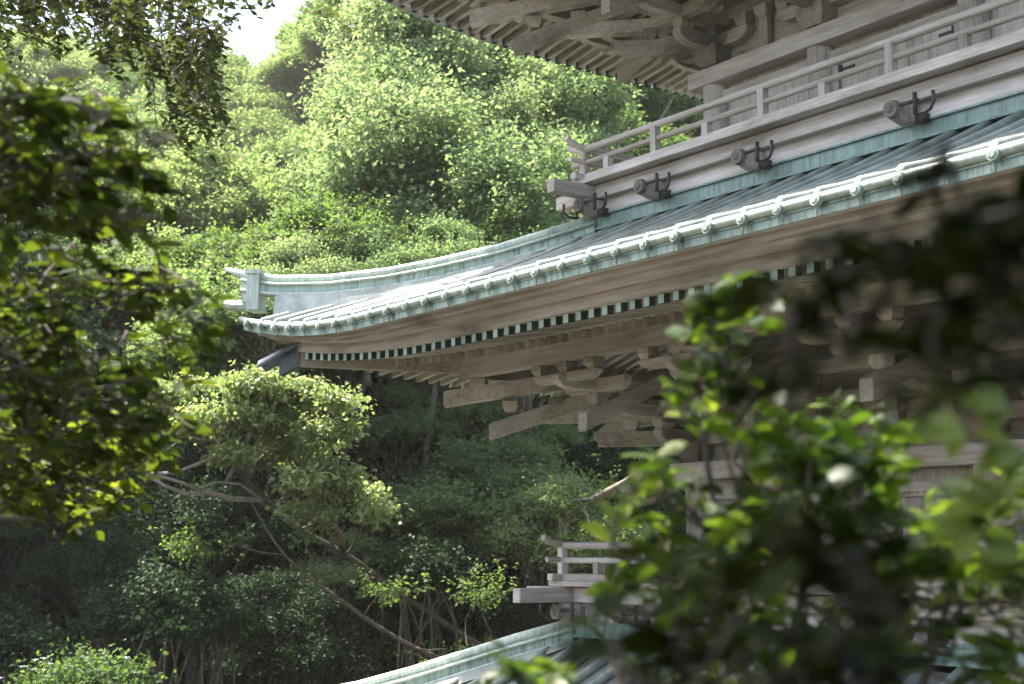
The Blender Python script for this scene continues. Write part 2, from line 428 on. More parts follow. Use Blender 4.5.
def hij(mb, k, s, n0, n1, z0, z1, w):
    """bracket arm: bottom rounded up at its outer ends; runs outward from n0 to n1"""
    poly = [(n0, z0), (n1 - .12, z0), (n1 - .05, z0 + .018), (n1, z0 + .06), (n1, z1), (n0, z1)]
    mb.prism(poly, lambda p: P(k, s - w / 2, p[0], p[1]), lambda p: P(k, s + w / 2, p[0], p[1]))
def hij_par(mb, k, s, n, half, z0, z1, w):
    poly = [(-half, z0 + .06), (-half + .05, z0 + .018), (-half + .12, z0), (half - .12, z0), (half - .05, z0 + .018), (half, z0 + .06), (half, z1), (-half, z1)]
    mb.prism(poly, lambda p: P(k, s + p[0], n - w / 2, p[1]), lambda p: P(k, s + p[0], n + w / 2, p[1]))
def blk(mb, k, s, n, z, w=.13, h=.105, rot=0.0):
    """bearing block: square top, waist tapering below"""
    vs = []
    M = Matrix.Rotation(rot, 3, 'Z')
    c = P(k, s, n, z)
    for zz, ww in ((0, w * .62), (h * .45, w), (h, w)):
        for a, d in ((-1, -1), (1, -1), (1, 1), (-1, 1)):
            vs.append(c + M @ Vector((a * ww / 2, d * ww / 2, zz)))
    fs = [(3, 2, 1, 0), (8, 9, 10, 11)]
    for l in (0, 4):
        for a in range(4): fs.append((l + a, l + (a + 1) % 4, l + 4 + (a + 1) % 4, l + 4 + a))
    mb.add(vs, fs)

def bracket(i, k, s, detailed):
    st = ST[i]; b = st['b']; dz = st['dz']
    zt = dz
    parts = []       # (name, builder, material)
    def part(name, mat):
        mb = MB(); parts.append((name, mb, mat)); return mb
    m = part('bearing_block', WZ); blk(m, k, s, b, .72 + zt, .27, .17)
    m = part('bracket_arm', wperp(k)); hij(m, k, s, b - .2, b + .46, .865 + zt, .985 + zt, .10)
    m = part('bracket_arm', waxis(k)); hij_par(m, k, s, b, .42, .868 + zt, .982 + zt, .10)
    for q in (-.36, 0, .36): m = part('bearing_block', WZ); blk(m, k, s + q, b, .984 + zt)
    m = part('bearing_block', WZ); blk(m, k, s, b + .40, .986 + zt)
    m = part('bracket_arm', waxis(k)); hij_par(m, k, s, b + .40, .36, 1.07 + zt, 1.175 + zt, .095)
    m = part('bracket_arm', wperp(k)); hij(m, k, s, b - .2, b + .90, 1.073 + zt, 1.178 + zt, .10)
    for q in (-.31, .31): m = part('bearing_block', WZ); blk(m, k, s + q, b + .40, 1.177 + zt, .12, .09)
    m = part('bearing_block', WZ); blk(m, k, s, b + .84, 1.18 + zt, .12, .09)
    # tail rafter sloping down and out
    m = part('tail_rafter', wperp(k)); m.beam(P(k, s, b + 1.25, .995 + zt), P(k, s, b + .25, 1.45 + zt), .11, .15)
    # arm under the purlin, three blocks on it
    m = part('bearing_block', WZ); blk(m, k, s, b + 1.09, 1.135 + zt, .12, .10)
    m = part('bracket_arm', waxis(k)); hij_par(m, k, s, b + 1.10, .38, 1.235 + zt, 1.345 + zt, .09)
    m = part('bracket_arm', wperp(k)); hij(m, k, s, b + .6, b + 1.52, 1.25 + zt, 1.35 + zt, .085)
    for q in (-.33, 0, .33): m = part('bearing_block', WZ); blk(m, k, s + q, b + 1.40, 1.375 + zt, .12, .085)
    m = part('bracket_arm', waxis(k)); hij_par(m, k, s, b + 1.40, .40, 1.30 + zt, 1.376 + zt, .08)
    if detailed:
        root = bld(parts[0][1], 'bracket_set', parts[0][2])
        for name, mb, mat in parts[1:]: bld(mb, name, mat, root, bevel=.006)
    else:
        mb = MB()
        for _, q, _ in parts: mb.add(q.v, q.f)
        bld(mb, 'bracket_set', WX)

def corner_bracket(i, sx, sy, detailed):
    st = ST[i]; b = st['b']; dz = st['dz']
    D = lambda o, z, off=0.0: Vector((sx * (b + o) - sy * off * .7071, sy * (b + o) + sx * off * .7071, z + dz))
    parts = []
    def part(name, mat): mb = MB(); parts.append((name, mb, mat)); return mb
    def arm(m, o0, o1, z0, z1, w):
        poly = [(o0, z0), (o1 - .10, z0), (o1 - .04, z0 + .018), (o1, z0 + .06), (o1, z1), (o0, z1)]
        m.prism(poly, lambda p: D(p[0], p[1], -w / 2), lambda p: D(p[0], p[1], w / 2))
    m = part('bracket_arm', WX); arm(m, -.1, .62, .862, .988, .11)
    m = part('bracket_arm', WX); arm(m, .2, 1.0, 1.066, 1.182, .11)
    m = part('tail_rafter', WX); m.beam(D(1.25, 1.0), D(.2, 1.46), .12, .135)
    m = part('tail_rafter', WPX); m.beam(D(1.53, 1.285), D(.6, 1.47), .12, .135)
    rot = math.pi / 4
    for o, z in ((.40, .99), (.84, 1.183), (1.12, 1.16), (1.32, 1.36)):
        m = part('bearing_block', WZ); c = D(o, z - dz * 0) 
        kk = 0; vs = []; M = Matrix.Rotation(rot, 3, 'Z')
        w, h = .135, .10
        for zz, ww in ((0, w * .62), (h * .45, w), (h, w)):
            for a, d in ((-1, -1), (1, -1), (1, 1), (-1, 1)): vs.append(c + M @ Vector((a * ww / 2, d * ww / 2, zz)))
        fs = [(3, 2, 1, 0), (8, 9, 10, 11)]
        for l in (0, 4):
            for a in range(4): fs.append((l + a, l + (a + 1) % 4, l + 4 + (a + 1) % 4, l + 4 + a))
        m.add(vs, fs)
    root = bld(parts[0][1], 'corner_bracket', parts[0][2])
    for name, mb, mat in parts[1:]: bld(mb, name, mat, root, bevel=.006)

def storey(i):
    st = ST[i]; b = st['b']; dz = st['dz']; c = b * .376
    zfloor = -.25 + dz if i > 1 else GZ + .55
    cols = []
    for x in (-b, -c, c, b):
        for y in (-b, -c, c, b):
            if abs(abs(x) - b) < 1e-6 or abs(abs(y) - b) < 1e-6: cols.append((x, y))
    for x, y in cols:
        mb = MB(); mb.cyl((x, y), .115, zfloor, .572 + dz, 24)
        bld(mb, 'column', WPZ, smooth=False)
    for k in range(4):
        # walls
        mb = MB(); ww = b - .05 - .004 * (k % 2)
        mb.box(P(k, 0, b - .05, (zfloor + .57 + dz) / 2), (2 * ww, .03, .57 + dz - zfloor) if k % 2 == 0 else (.03, 2 * ww, .57 + dz - zfloor))
        w = bld(mb, 'wall', wood_wall)
        mb = MB(); mb.box(P(k, 0, b - .07, 1.35 + dz), (2 * ww, .03, 1.4) if k % 2 == 0 else (.03, 2 * ww, 1.4)); bld(mb, 'upper_wall', WX if k % 2 == 0 else WY)
        # tie beam: stands proud, runs past the corner column
        e = b + .22 if k % 2 == 0 else b - .125; z = (.645 if i < 3 else .612) + dz
        mb = MB(); mb.beam(P(k, -e, b + .01, z), P(k, e, b + .01, z), .25, .145 if k % 2 == 0 else .14); bld(mb, 'tie_beam', wpale(k), bevel=.008)
        mb = MB(); mb.beam(P(k, -b, b, .445 + dz), P(k, b, b, .445 + dz), .06, .07); bld(mb, 'head_rail', wpale(k))
        if i == 1: mb = MB(); mb.beam(P(k, -b, b, -.5 + dz), P(k, b, b, -.5 + dz), .10, .12); bld(mb, 'head_rail', wpale(k))
        # frames in the bays: door in the middle, slatted windows at the sides
        zb, ztop = zfloor + .02, .42 + dz if i > 1 else -.57 + dz
        if True:
            mb = MB()
            for q in (-1, 1):
                mb.beam(P(k, q * (c - .13), b - .02, (zb + ztop) / 2 - .0), P(k, q * (c - .13), b - .02, ztop), .05, .05) if False else mb.box(P(k, q * (c - .14), b - .02, (zb + ztop) / 2), (.06, .06, ztop - zb))
            mb.box(P(k, 0, b - .02, ztop - .02), (2 * c - .24, .055, .05) if k % 2 == 0 else (.055, 2 * c - .24, .05))
            dr = bld(mb, 'door', WPZ)
            for q in (-1, 1):
                mb = MB(); d = (c - .18)
                mb.box(P(k, q * (d / 2 + .004), b - .03, (zb + ztop) / 2 - .02), (d - .012, .03, ztop - zb - .06) if k % 2 == 0 else (.03, d - .012, ztop - zb - .06)); bld(mb, 'door_leaf', WPZ, dr)
                mb = MB()
                for zz in (ztop - .10, zb + .12):
                    mb.box(P(k, q * (d - .06), b - .012, zz), (.16, .012, .022) if k % 2 == 0 else (.012, .16, .022))
                mb.box(P(k, q * d, b - .008, ztop - .1), (.03, .03, .07)); bld(mb, 'hinge', IRON, dr)
            for q in (-1, 1):
                cx = q * (b + c) / 2; hw = (b - c) / 2 - .17
                z0, z1 = zb + .05, zb + .36
                if i == 1: z0 = zb + .9
                mb = MB()
                for zz in (z0, z1): mb.box(P(k, cx, b - .015, zz), (2 * hw + .08, .05, .04) if k % 2 == 0 else (.05, 2 * hw + .08, .04))
                for xx in (-hw - .02, hw + .02): mb.box(P(k, cx + xx, b - .015, (z0 + z1) / 2), (.04 if k % 2 == 0 else .055, .055 if k % 2 == 0 else .04, z1 - z0 + .03))
                wn = bld(mb, 'window', WPZ)
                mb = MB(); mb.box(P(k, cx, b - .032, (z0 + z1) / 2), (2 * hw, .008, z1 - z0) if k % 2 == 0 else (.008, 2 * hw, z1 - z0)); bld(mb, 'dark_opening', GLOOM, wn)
                mb = MB(); ns = int(2 * hw / .062)
                for j in range(ns): mb.box(P(k, cx - hw + (j + .5) * 2 * hw / ns, b - .012, (z0 + z1) / 2), (.03, .03, z1 - z0 - .03))
                bld(mb, 'window_slats', WPZ, wn)
    for k in range(4):
        det = k in (0, 3) and i > 1
        for s in (-c, c): bracket(i, k, s, det)
        for s in (-b, b):
            if k == 0 and s > 0 and i > 1: bracket(i, k, s, False)
            else: bracket(i, k, s, det)
        # long tie timbers through the bracket steps
        mb = MB()
        for o, z, h in ((.0, 1.135, .095), (.40, 1.315, .09), (.0, 1.40, .1)):
            n = b + o; mb.beam(P(k, -n - .1, n, z + dz + .002 * (k % 2)), P(k, n + .1, n, z + dz + .002 * (k % 2)), .085, h)
        bld(mb, 'bracket_tie', waxis(k))
        # struts between the columns
        for s in (0, (b + c) / 2, -(b + c) / 2):
            mb = MB(); mb.beam(P(k, s, b, .72 + dz), P(k, s, b, 1.0 + dz), .09, .06, plumb=False); blk(mb, k, s, b, .99 + dz); bld(mb, 'strut', WZ)
    for sx in (-1, 1):
        for sy in (-1, 1): corner_bracket(i, sx, sy, True)

wood_wall = WPZ
def balcony(i):
    st = ST[i]; b = st['b']; dz = st['dz']; rn = b + .81
    mb = MB(); e = b + .90
    mb.box((0, 0, -.275 + dz), (2 * e, 2 * e, .045)); root = bld(mb, 'balcony', WPX, bevel=.006)
    for k in range(4):
        q = .002 * (k % 2)
        mb = MB(); n = b + .725; mb.box(P(k, 0, n - .02, -.50 + dz), (2 * n - .006 * (k % 2) - .01, .03, .26) if k % 2 == 0 else (.03, 2 * n - .02, .26)); bld(mb, 'skirting_board', wpale(k), root)
        mb = MB(); n = b + .745; ex = .60 if i == 2 else .50
        mb.beam(P(k, -n - ex, n, -.368 + dz + q), P(k, n + ex, n, -.368 + dz + q), .10, .118); bld(mb, 'floor_beam', wpale(k), root, bevel=.008)
        mb = MB(); mb.beam(P(k, -rn - .14, rn, -.225 + dz + q), P(k, rn + .14, rn, -.224 + dz + q), .075, .055); bld(mb, 'ground_rail', wpale(k), root, bevel=.005)
        for z, r, name, ext in ((-.085, .024, 'middle_rail', .17), (.035, .029, 'top_rail', .21)):
            zz = z + dz + q * 4
            pts = [P(k, -rn - ext, rn, zz + .06), P(k, -rn - ext * .75, rn, zz + .032), P(k, -rn - ext * .4, rn, zz + .012), P(k, -rn, rn, zz), P(k, 0, rn, zz), P(k, rn, rn, zz), P(k, rn + ext * .4, rn, zz + .012), P(k, rn + ext * .75, rn, zz + .032), P(k, rn + ext, rn, zz + .06)]
            if name == 'middle_rail': pts = [P(k, -rn - ext, rn, zz), P(k, rn + ext, rn, zz)]
            mb = MB(); mb.tube(pts, r, 10); bld(mb, name, wpale(k), root, smooth=False)
        m = int(rn / .6)
        for j in range(-m * 1, m + 1):
            s = j * .6
            if abs(s) > rn - .2: continue
            full = j % 2 != 0
            mb = MB(); ztop = .02 if full else -.1
            mb.box(P(k, s, rn, (-.2 + ztop) / 2 + dz), (.062, .062, ztop + .205)); bld(mb, 'railing_post', WPZ, root)
        mb = MB(); mb.box(P(k, -rn, rn, -.09 + dz), (.064, .064, .24)); bld(mb, 'railing_post', WPZ, root)
        # carved noses with iron hooks, at the column lines
        for s in (-b - .70, -b + .08, -b * .376, b * .376, b - .08, b + .64):
            mb = MB(); n = b + .735
            poly = [(n, -.585), (n + .12, -.585), (n + .19, -.565), (n + .22, -.50), (n + .20, -.455), (n + .15, -.44), (n, -.44)]
            mb.prism(poly, lambda p: P(k, s - .045, p[0], p[1] + dz), lambda p: P(k, s + .045, p[0], p[1] + dz)); ns = bld(mb, 'beam_nose', WPZ, root, bevel=.01)
            mb = MB(); c0 = P(k, s, n + .215, -.505 + dz); c1 = P(k, s, n + .255, -.505 + dz)
            mb.tube([c0, c1], [.066, .058], 16); mb.tube([c1, P(k, s, n + .27, -.505 + dz)], [.035, .02], 12); bld(mb, 'round_boss', WDK, root); mb = MB()
            mb.tube([P(k, s + .05, n + .22, -.49 + dz), P(k, s + .19, n + .20, -.48 + dz)], [.016, .014], 8)
            mb.box(P(k, s + .165, n + .2, -.50 + dz), (.022, .022, .15)); mb.box(P(k, s + .13, n + .08, -.57 + dz), (.07, .07, .06))
            mb.tube([P(k, s + .2, n + .16, -.57 + dz), P(k, s + .27, n + .18, -.56 + dz), P(k, s + .315, n + .2, -.52 + dz), P(k, s + .31, n + .20, -.45 + dz)], [.010, .011, .011, .014], 8)
            bld(mb, 'iron_hook', IRON, root, smooth=True)

for i in (1, 2, 3): storey(i)
for i in (2, 3): balcony(i)
mb = MB(); mb.box((0, 0, GZ + .27), (7.2, 7.2, .56)); mb.box((0, 0, GZ + .09), (7.9, 7.9, .2)); mb.box((0, -4.1, GZ + .14), (1.6, .7, .3))
bld(mb, 'stone_base', STONE, bevel=.02)
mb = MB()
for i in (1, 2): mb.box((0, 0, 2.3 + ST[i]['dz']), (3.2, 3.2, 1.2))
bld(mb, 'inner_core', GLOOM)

# ------------------------------------------------------------------ GROUND
def sm(a, b, x):
    t = min(1, max(0, (x - a) / (b - a))); return t * t * (3 - 2 * t)
YG = GZ * S
def hz(x, y):
    r = x / max(y, 1.0)
    near = -1.65
    drop = sm(2.2, 8.5, y + .25 * max(0, -x - 3))
    z = near + (YG - near) * drop
    y0 = 20.5 + 4.5 * sm(-2, 5, x) + 3 * sm(5, 14, x)
    top = 5.0 + 15.0 * sm(-.17, -.06, r)
    up = max(0.0, y - y0)
    if y > 10:
        h = YG + .62 * up
        h = min(h, top) if h < top - 3 else top - 3 * math.exp(-(h - (top - 3)) / 3)
        z = max(z, h) if up > 0 else z
    if x < -9 and y > 4: z += .5 * (-9 - x) * sm(4, 12, y) * (1 - sm(30, 50, y))
    far = 26.6 * math.exp(-(((x + 32) / 60) ** 2 + ((y - 100) / 26) ** 2)) 
    z += far * sm(52, 75, y)
    z += .25 * math.sin(x * .7 + 1.3) * math.sin(y * .53) * sm(19, 24, y)
    return z
xs = np.concatenate([np.arange(-400, -60, 20), np.arange(-60, 60, 1.2), np.arange(60, 401, 20)])
ys = np.concatenate([np.arange(-60, -4, 6), np.arange(-4, 70, 1.2), np.arange(70, 160, 5), np.arange(160, 500, 30)])
mb = MB(); vs = [(x, y, hz(x, y)) for y in ys for x in xs]; nx = len(xs)
mb.add(vs, [(a * nx + c, a * nx + c + 1, (a + 1) * nx + c + 1, (a + 1) * nx + c) for a in range(len(ys) - 1) for c in range(nx - 1)])
def groundmat():
    m, nt, p, out = newmat('forest_floor'); L = nt.links.new
    mp = coords(nt, (1, 1, 1)); n = N(nt, 'ShaderNodeTexNoise', Scale=.9, Detail=9.0, Roughness=.7); L(mp.outputs[0], n.inputs['Vector'])
    r = ramp(nt, [(.3, (.018, .014, .01)), (.5, (.04, .032, .02)), (.65, (.03, .045, .015)), (.8, (.07, .055, .035))], n.outputs['Fac'])
    L(r.outputs[0], p.inputs['Base Color']); p.inputs['Roughness'].default_value = .95
    n2 = N(nt, 'ShaderNodeTexNoise', Scale=14.0, Detail=5.0); L(mp.outputs[0], n2.inputs['Vector'])
    b = N(nt, 'ShaderNodeBump', Strength=.8, Distance=.05); L(n2.outputs['Fac'], b.inputs['Height']); L(b.outputs[0], p.inputs['Normal'])
    return m
g = mb.build('ground', groundmat(), smooth=True); tag(g, kind='structure')

# ------------------------------------------------------------------ FOLIAGE
def np_mesh(name, V, Fq, mat, rnd=None):
    """V (n,3), Fq (m,k) -> mesh"""
    me = bpy.data.meshes.new(name); m, k = Fq.shape
    me.vertices.add(len(V)); me.vertices.foreach_set('co', V.astype(np.float32).ravel())
    me.loops.add(m * k); me.loops.foreach_set('vertex_index', Fq.astype(np.int32).ravel())
    me.polygons.add(m); me.polygons.foreach_set('loop_start', np.arange(0, m * k, k, dtype=np.int32)); 
    me.update(calc_edges=True)
    me.materials.append(mat)
    if rnd is not None:
        a = me.attributes.new('rnd', 'FLOAT', 'FACE'); a.data.foreach_set('value', rnd.astype(np.float32))
    me.validate()
    return me

def rotm(nrm, axis):
    """frames: z=nrm, y=axis made orthogonal"""
    z = nrm / np.linalg.norm(nrm, axis=1, keepdims=True)
    y = axis - z * np.sum(axis * z, axis=1, keepdims=True); y /= np.linalg.norm(y, axis=1, keepdims=True) + 1e-9
    x = np.cross(y, z); return x, y, z

SIMPLE = (np.array([(0, 0, 0), (-.38, .5, .06), (0, 1, -.04), (.38, .5, .06)]), np.array([(0, 3, 2, 1)]))
# pointed leaf folded on its midrib
_l = [(0, 0, 0), (0, .25, -.015), (0, .5, -.03), (0, .78, -.07), (0, 1.0, -.16)]
_w = [(.17, .18), (.27, .42), (.22, .68), (.09, .9)]
LEAFV = np.array(_l + [(-w, y, .05 - .12 * y * y) for w, y in _w] + [(w, y, .05 - .12 * y * y) for w, y in _w])
LEAFF = np.array([(0, 1, 5, 5), (1, 2, 6, 5), (2, 3, 7, 6), (3, 4, 8, 7), (0, 9, 9, 1), (1, 9, 10, 2), (2, 10, 11, 3), (3, 11, 12, 4)])
_TL = [(0, 1, 5), (1, 2, 6), (1, 6, 5), (2, 3, 7), (2, 7, 6), (3, 4, 8), (3, 8, 7), (0, 9, 1), (1, 9, 10), (1, 10, 2), (2, 10, 11), (2, 11, 3), (3, 11, 12), (3, 12, 4)]
LEAF = (LEAFV, np.array(_TL))

def scatter(pos, nrm, ax, size, tpl, rnd, aspect=1.0):
    tv, tf = tpl; n = len(pos); x, y, z = rotm(nrm, ax)
    t = tv[None] * np.array([aspect, 1, 1])
    V = pos[:, None, :] + size[:, None, None] * (t[:, :, 0:1] * x[:, None, :] + t[:, :, 1:2] * y[:, None, :] + t[:, :, 2:3] * z[:, None, :])
    Fq = (tf[None] + (np.arange(n) * len(tv))[:, None, None]).reshape(-1, tf.shape[1])
    return V.reshape(-1, 3), Fq, np.repeat(rnd, len(tf))

def crown_arrays(seed, blobs, n, leaf, flat=.5, tw=.22, per=20, shell=.35, up=.55, shoot=.32, rise=.35):
    r = np.random.RandomState(seed)
    B = np.array([(b[0], b[1], b[2], b[3], b[4], b[5]) for b in blobs]); wgt = (B[:, 3] * B[:, 4] + B[:, 3] * B[:, 5]); wgt /= wgt.sum()
    nc = n // per; bi = r.choice(len(B), nc, p=wgt)
    d = r.normal(size=(nc, 3)); d[:, 2] = np.where(d[:, 2] < 0, d[:, 2] * .65, d[:, 2]); d /= np.linalg.norm(d, axis=1, keepdims=True)
    # lumpy radius
    ph = r.uniform(0, 6.28, (len(B), 4))
    lump = 1 + .16 * np.sin(5 * d[:, 0] + ph[bi, 0]) * np.sin(5 * d[:, 1] + ph[bi, 1]) + .12 * np.sin(9 * d[:, 2] + ph[bi, 2] + 4 * d[:, 0])
    rad = (1 - shell * r.random_sample(nc) ** 1.5) * lump * np.where(r.random_sample(nc) < .14, r.uniform(1.1, 1.45, nc), 1.0)
    c = B[bi, :3] + d * B[bi, 3:6] * rad[:, None]
    cr = r.random_sample(nc)
    ci = np.repeat(np.arange(nc), per); m = len(ci)
    cs = r.uniform(.5, 1.5, nc)[ci][:, None]; sd = d * .8 + r.normal(size=(nc, 3)) * .35 + np.array([0, 0, rise]); sd /= np.linalg.norm(sd, axis=1, keepdims=True)
    tt = r.uniform(-1, 1, m)[:, None]
    off = sd[ci] * tt * shoot * cs + r.normal(size=(m, 3)) * tw * .5 * cs * (1.15 - .75 * np.abs(tt)) * np.array([1, 1, .6])
    pos = c[ci] + off
    nrm = r.normal(size=(m, 3)) * .55 + np.array([0, 0, up]) + d[ci] * .45
    ax = off + d[ci] * .2 + r.normal(size=(m, 3)) * .12 + np.array([0, 0, -.12])
    size = leaf * r.uniform(.65, 1.25, m)
    rnd = np.clip(.5 * cr[ci] + .5 * r.random_sample(m), 0, 1)
    return scatter(pos, nrm, ax, size, SIMPLE, rnd)

def blobs_dome(seed, R0, H, n, sq=.6):
    r = random.Random(seed); out = []; n = int(n * 1.9)
    for i in range(n):
        a = r.uniform(0, 6.283); q = math.sqrt(r.random()) * R0 * .78; z = H * (1 - (q / R0) ** 1.6) * r.uniform(.25, 1.0)
        q *= 1.18; s = r.uniform(.13, .34) * R0; out.append((q * math.cos(a), q * math.sin(a), z, s, s * r.uniform(.8, 1.1), s * sq))
    return out
def blobs_tall(seed, R0, H, n):
    r = random.Random(seed); out = []; n = int(n * 1.8)
    for i in range(n):
        z = r.random() * H; q = R0 * (1 - .55 * abs(z / H - .35) * 1.6) * math.sqrt(r.random()) * 1.05; a = r.uniform(0, 6.283); s = r.uniform(.15, .36) * R0
        out.append((q * math.cos(a), q * math.sin(a), z, s, s, s * .7))
    return out

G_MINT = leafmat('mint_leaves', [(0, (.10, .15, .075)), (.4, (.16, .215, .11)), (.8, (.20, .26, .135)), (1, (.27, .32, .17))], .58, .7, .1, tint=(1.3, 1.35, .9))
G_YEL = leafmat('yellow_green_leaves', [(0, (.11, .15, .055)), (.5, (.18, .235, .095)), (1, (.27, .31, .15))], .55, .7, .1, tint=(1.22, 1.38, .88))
G_DEEP = leafmat('deep_green_shade_leaves', [(0, (.010, .024, .012)), (.5, (.018, .038, .018)), (.85, (.036, .062, .03)), (1, (.07, .11, .055))], .3, .6, .15)  # deep green, darkened further to stand for shade in the woods
G_MID = leafmat('mid_green_leaves', [(0, (.045, .08, .03)), (.5, (.08, .13, .05)), (1, (.13, .18, .075))], .48, .65, .12)
G_SPRAY = leafmat('bright_spray_leaves', [(0, (.10, .14, .06)), (.5, (.20, .245, .11)), (1, (.32, .36, .19))], .45, tint=(1.3, 1.45, .8))
BARK = bark('grey_brown_bark', (.10, .078, .058)); BARKL = bark('pale_bark', (.20, .165, .13), 9); BARKD = bark('dark_bark', (.055, .043, .034))

def limb_path(a, b, seed, bend=.12, n=6):
    r = random.Random(seed); a, b = Vector(a), Vector(b); L = (b - a).length; pts = []
    o = Vector((r.uniform(-1, 1), r.uniform(-1, 1), r.uniform(-.5, .5))) * L * bend; o2 = Vector((r.uniform(-1, 1), r.uniform(-1, 1), r.uniform(-.5, .5))) * L * bend * .6
    for i in range(n + 1):
        t = i / n; pts.append(a.lerp(b, t) + o * math.sin(math.pi * t) + o2 * math.sin(2 * math.pi * t))
    return pts

class Proto:
    """tree shape: trunk mesh (base at z=0) and crown mesh"""
    def __init__(s, name, seed, blobs, n, leaf, mat, bk, trunk_h, tr=.16, **k):
        V, Fq, rn = crown_arrays(seed, [(b[0], b[1], b[2] + trunk_h, *b[3:]) for b in blobs], n, leaf, **k)
        s.crown = np_mesh('crown', V, Fq, mat, rn)
        mb = MB(); r = random.Random(seed)
        hub = Vector((r.uniform(-.3, .3), r.uniform(-.3, .3), trunk_h * .72))
        tp = limb_path((0, 0, -.6), hub, seed, .07); mb.tube(tp, [tr * (1.25 - .5 * i / 6) for i in range(7)], 9)
        for j, b in enumerate(blobs):
            st = tp[3 + j % 4] if j % 3 else hub
            pts = limb_path(st, (b[0], b[1], b[2] + trunk_h + b[5] * .3), seed * 31 + j, .13)
            r0 = tr * r.uniform(.28, .5); mb.tube(pts, [r0 * (1 - .75 * i / 6) for i in range(7)], 6)
            for q in range(3):
                e = Vector((b[0] + r.uniform(-1, 1) * b[3] * .8, b[1] + r.uniform(-1, 1) * b[4] * .8, b[2] + trunk_h + r.uniform(-.2, .8) * b[5]))
                p2 = limb_path(pts[3 + q], e, seed * 77 + j * 5 + q, .12, 4); mb.tube(p2, [r0 * .4 * (1 - .7 * i / 4) for i in range(5)], 5)
        s.trunk_o = mb.build('trunk', bk, None, smooth=True); s.trunk = s.trunk_o.data
        COL.objects.unlink(s.trunk_o); bpy.data.objects.remove(s.trunk_o)
        s.h = trunk_h + max(b[2] for b in blobs) * .6

PR = {
 'mint': Proto('mint', 3, blobs_tall(3, 2.2, 4.6, 22), 50000, .125, G_MINT, BARKL, 3.2, .15, tw=.30, shell=.6, shoot=.62, rise=.9),
 'mint2': Proto('mint2', 5, blobs_tall(5, 2.0, 3.6, 18), 44000, .12, G_MINT, BARKL, 3.6, .13, tw=.28, shell=.6, shoot=.62, rise=.9),
 'yel': Proto('yel', 8, blobs_dome(8, 2.9, 2.2, 20, .5), 40000, .13, G_YEL, BARK, 3.0, .17, tw=.28, shell=.5),
 'yel2': Proto('yel2', 9, blobs_dome(9, 2.4, 2.4, 18, .6), 34000, .13, G_YEL, BARK, 2.6, .15, tw=.28, shell=.5),
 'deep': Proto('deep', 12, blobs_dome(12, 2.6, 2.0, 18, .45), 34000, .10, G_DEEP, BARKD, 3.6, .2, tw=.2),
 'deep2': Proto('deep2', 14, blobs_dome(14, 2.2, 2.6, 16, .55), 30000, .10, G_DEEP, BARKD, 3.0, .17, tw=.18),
 'midm': Proto('midm', 33, blobs_dome(33, 2.4, 2.2, 18, .45), 36000, .11, G_MINT, BARK, 3.2, .13, tw=.28, shell=.5, shoot=.42),
 'mid': Proto('mid', 16, blobs_dome(16, 2.5, 2.0, 18, .42), 38000, .11, G_MID, BARK, 3.4, .17, tw=.26, shell=.5),
}

def tree(kind, px, py, Y, sc, name, label, group=None, rz=None, zoff=0.0):
    pr = PR[kind]; c = at(px, py, Y); zg = hz(c.x, c.y)
    root = empty(name, (c.x, c.y, zg), 0)
    tag(root, label, 'tree', group)
    H = max(2.0, c.z - zg)                       # height of crown middle above the ground
    t = bpy.data.objects.new('trunk', pr.trunk); w = bpy.data.objects.new('crown', pr.crown)
    rr = RS.uniform(0, 6.28) if rz is None else rz
    for o in (t, w):
        COL.objects.link(o); o.parent = root; o.rotation_euler = (0, 0, rr); o.scale = (sc, sc, sc)
        o.location = (0, 0, H - pr.h * sc)
    if H - pr.h * sc > .3:                        # longer stem down to the ground
        mb = MB(); d = H - pr.h * sc
        mb.tube(limb_path((RS.uniform(-.4, .4), RS.uniform(-.4, .4), -.4), (0, 0, d + .05), int(px + py), .09, 6), [q_ * sc * (1 if sc > .65 else .6) for q_ in (.28, .24, .22, .2, .19, .18, .17)], 10)
        s = mb.build('lower_trunk', pr.trunk.materials[0], root, smooth=True)
    return root

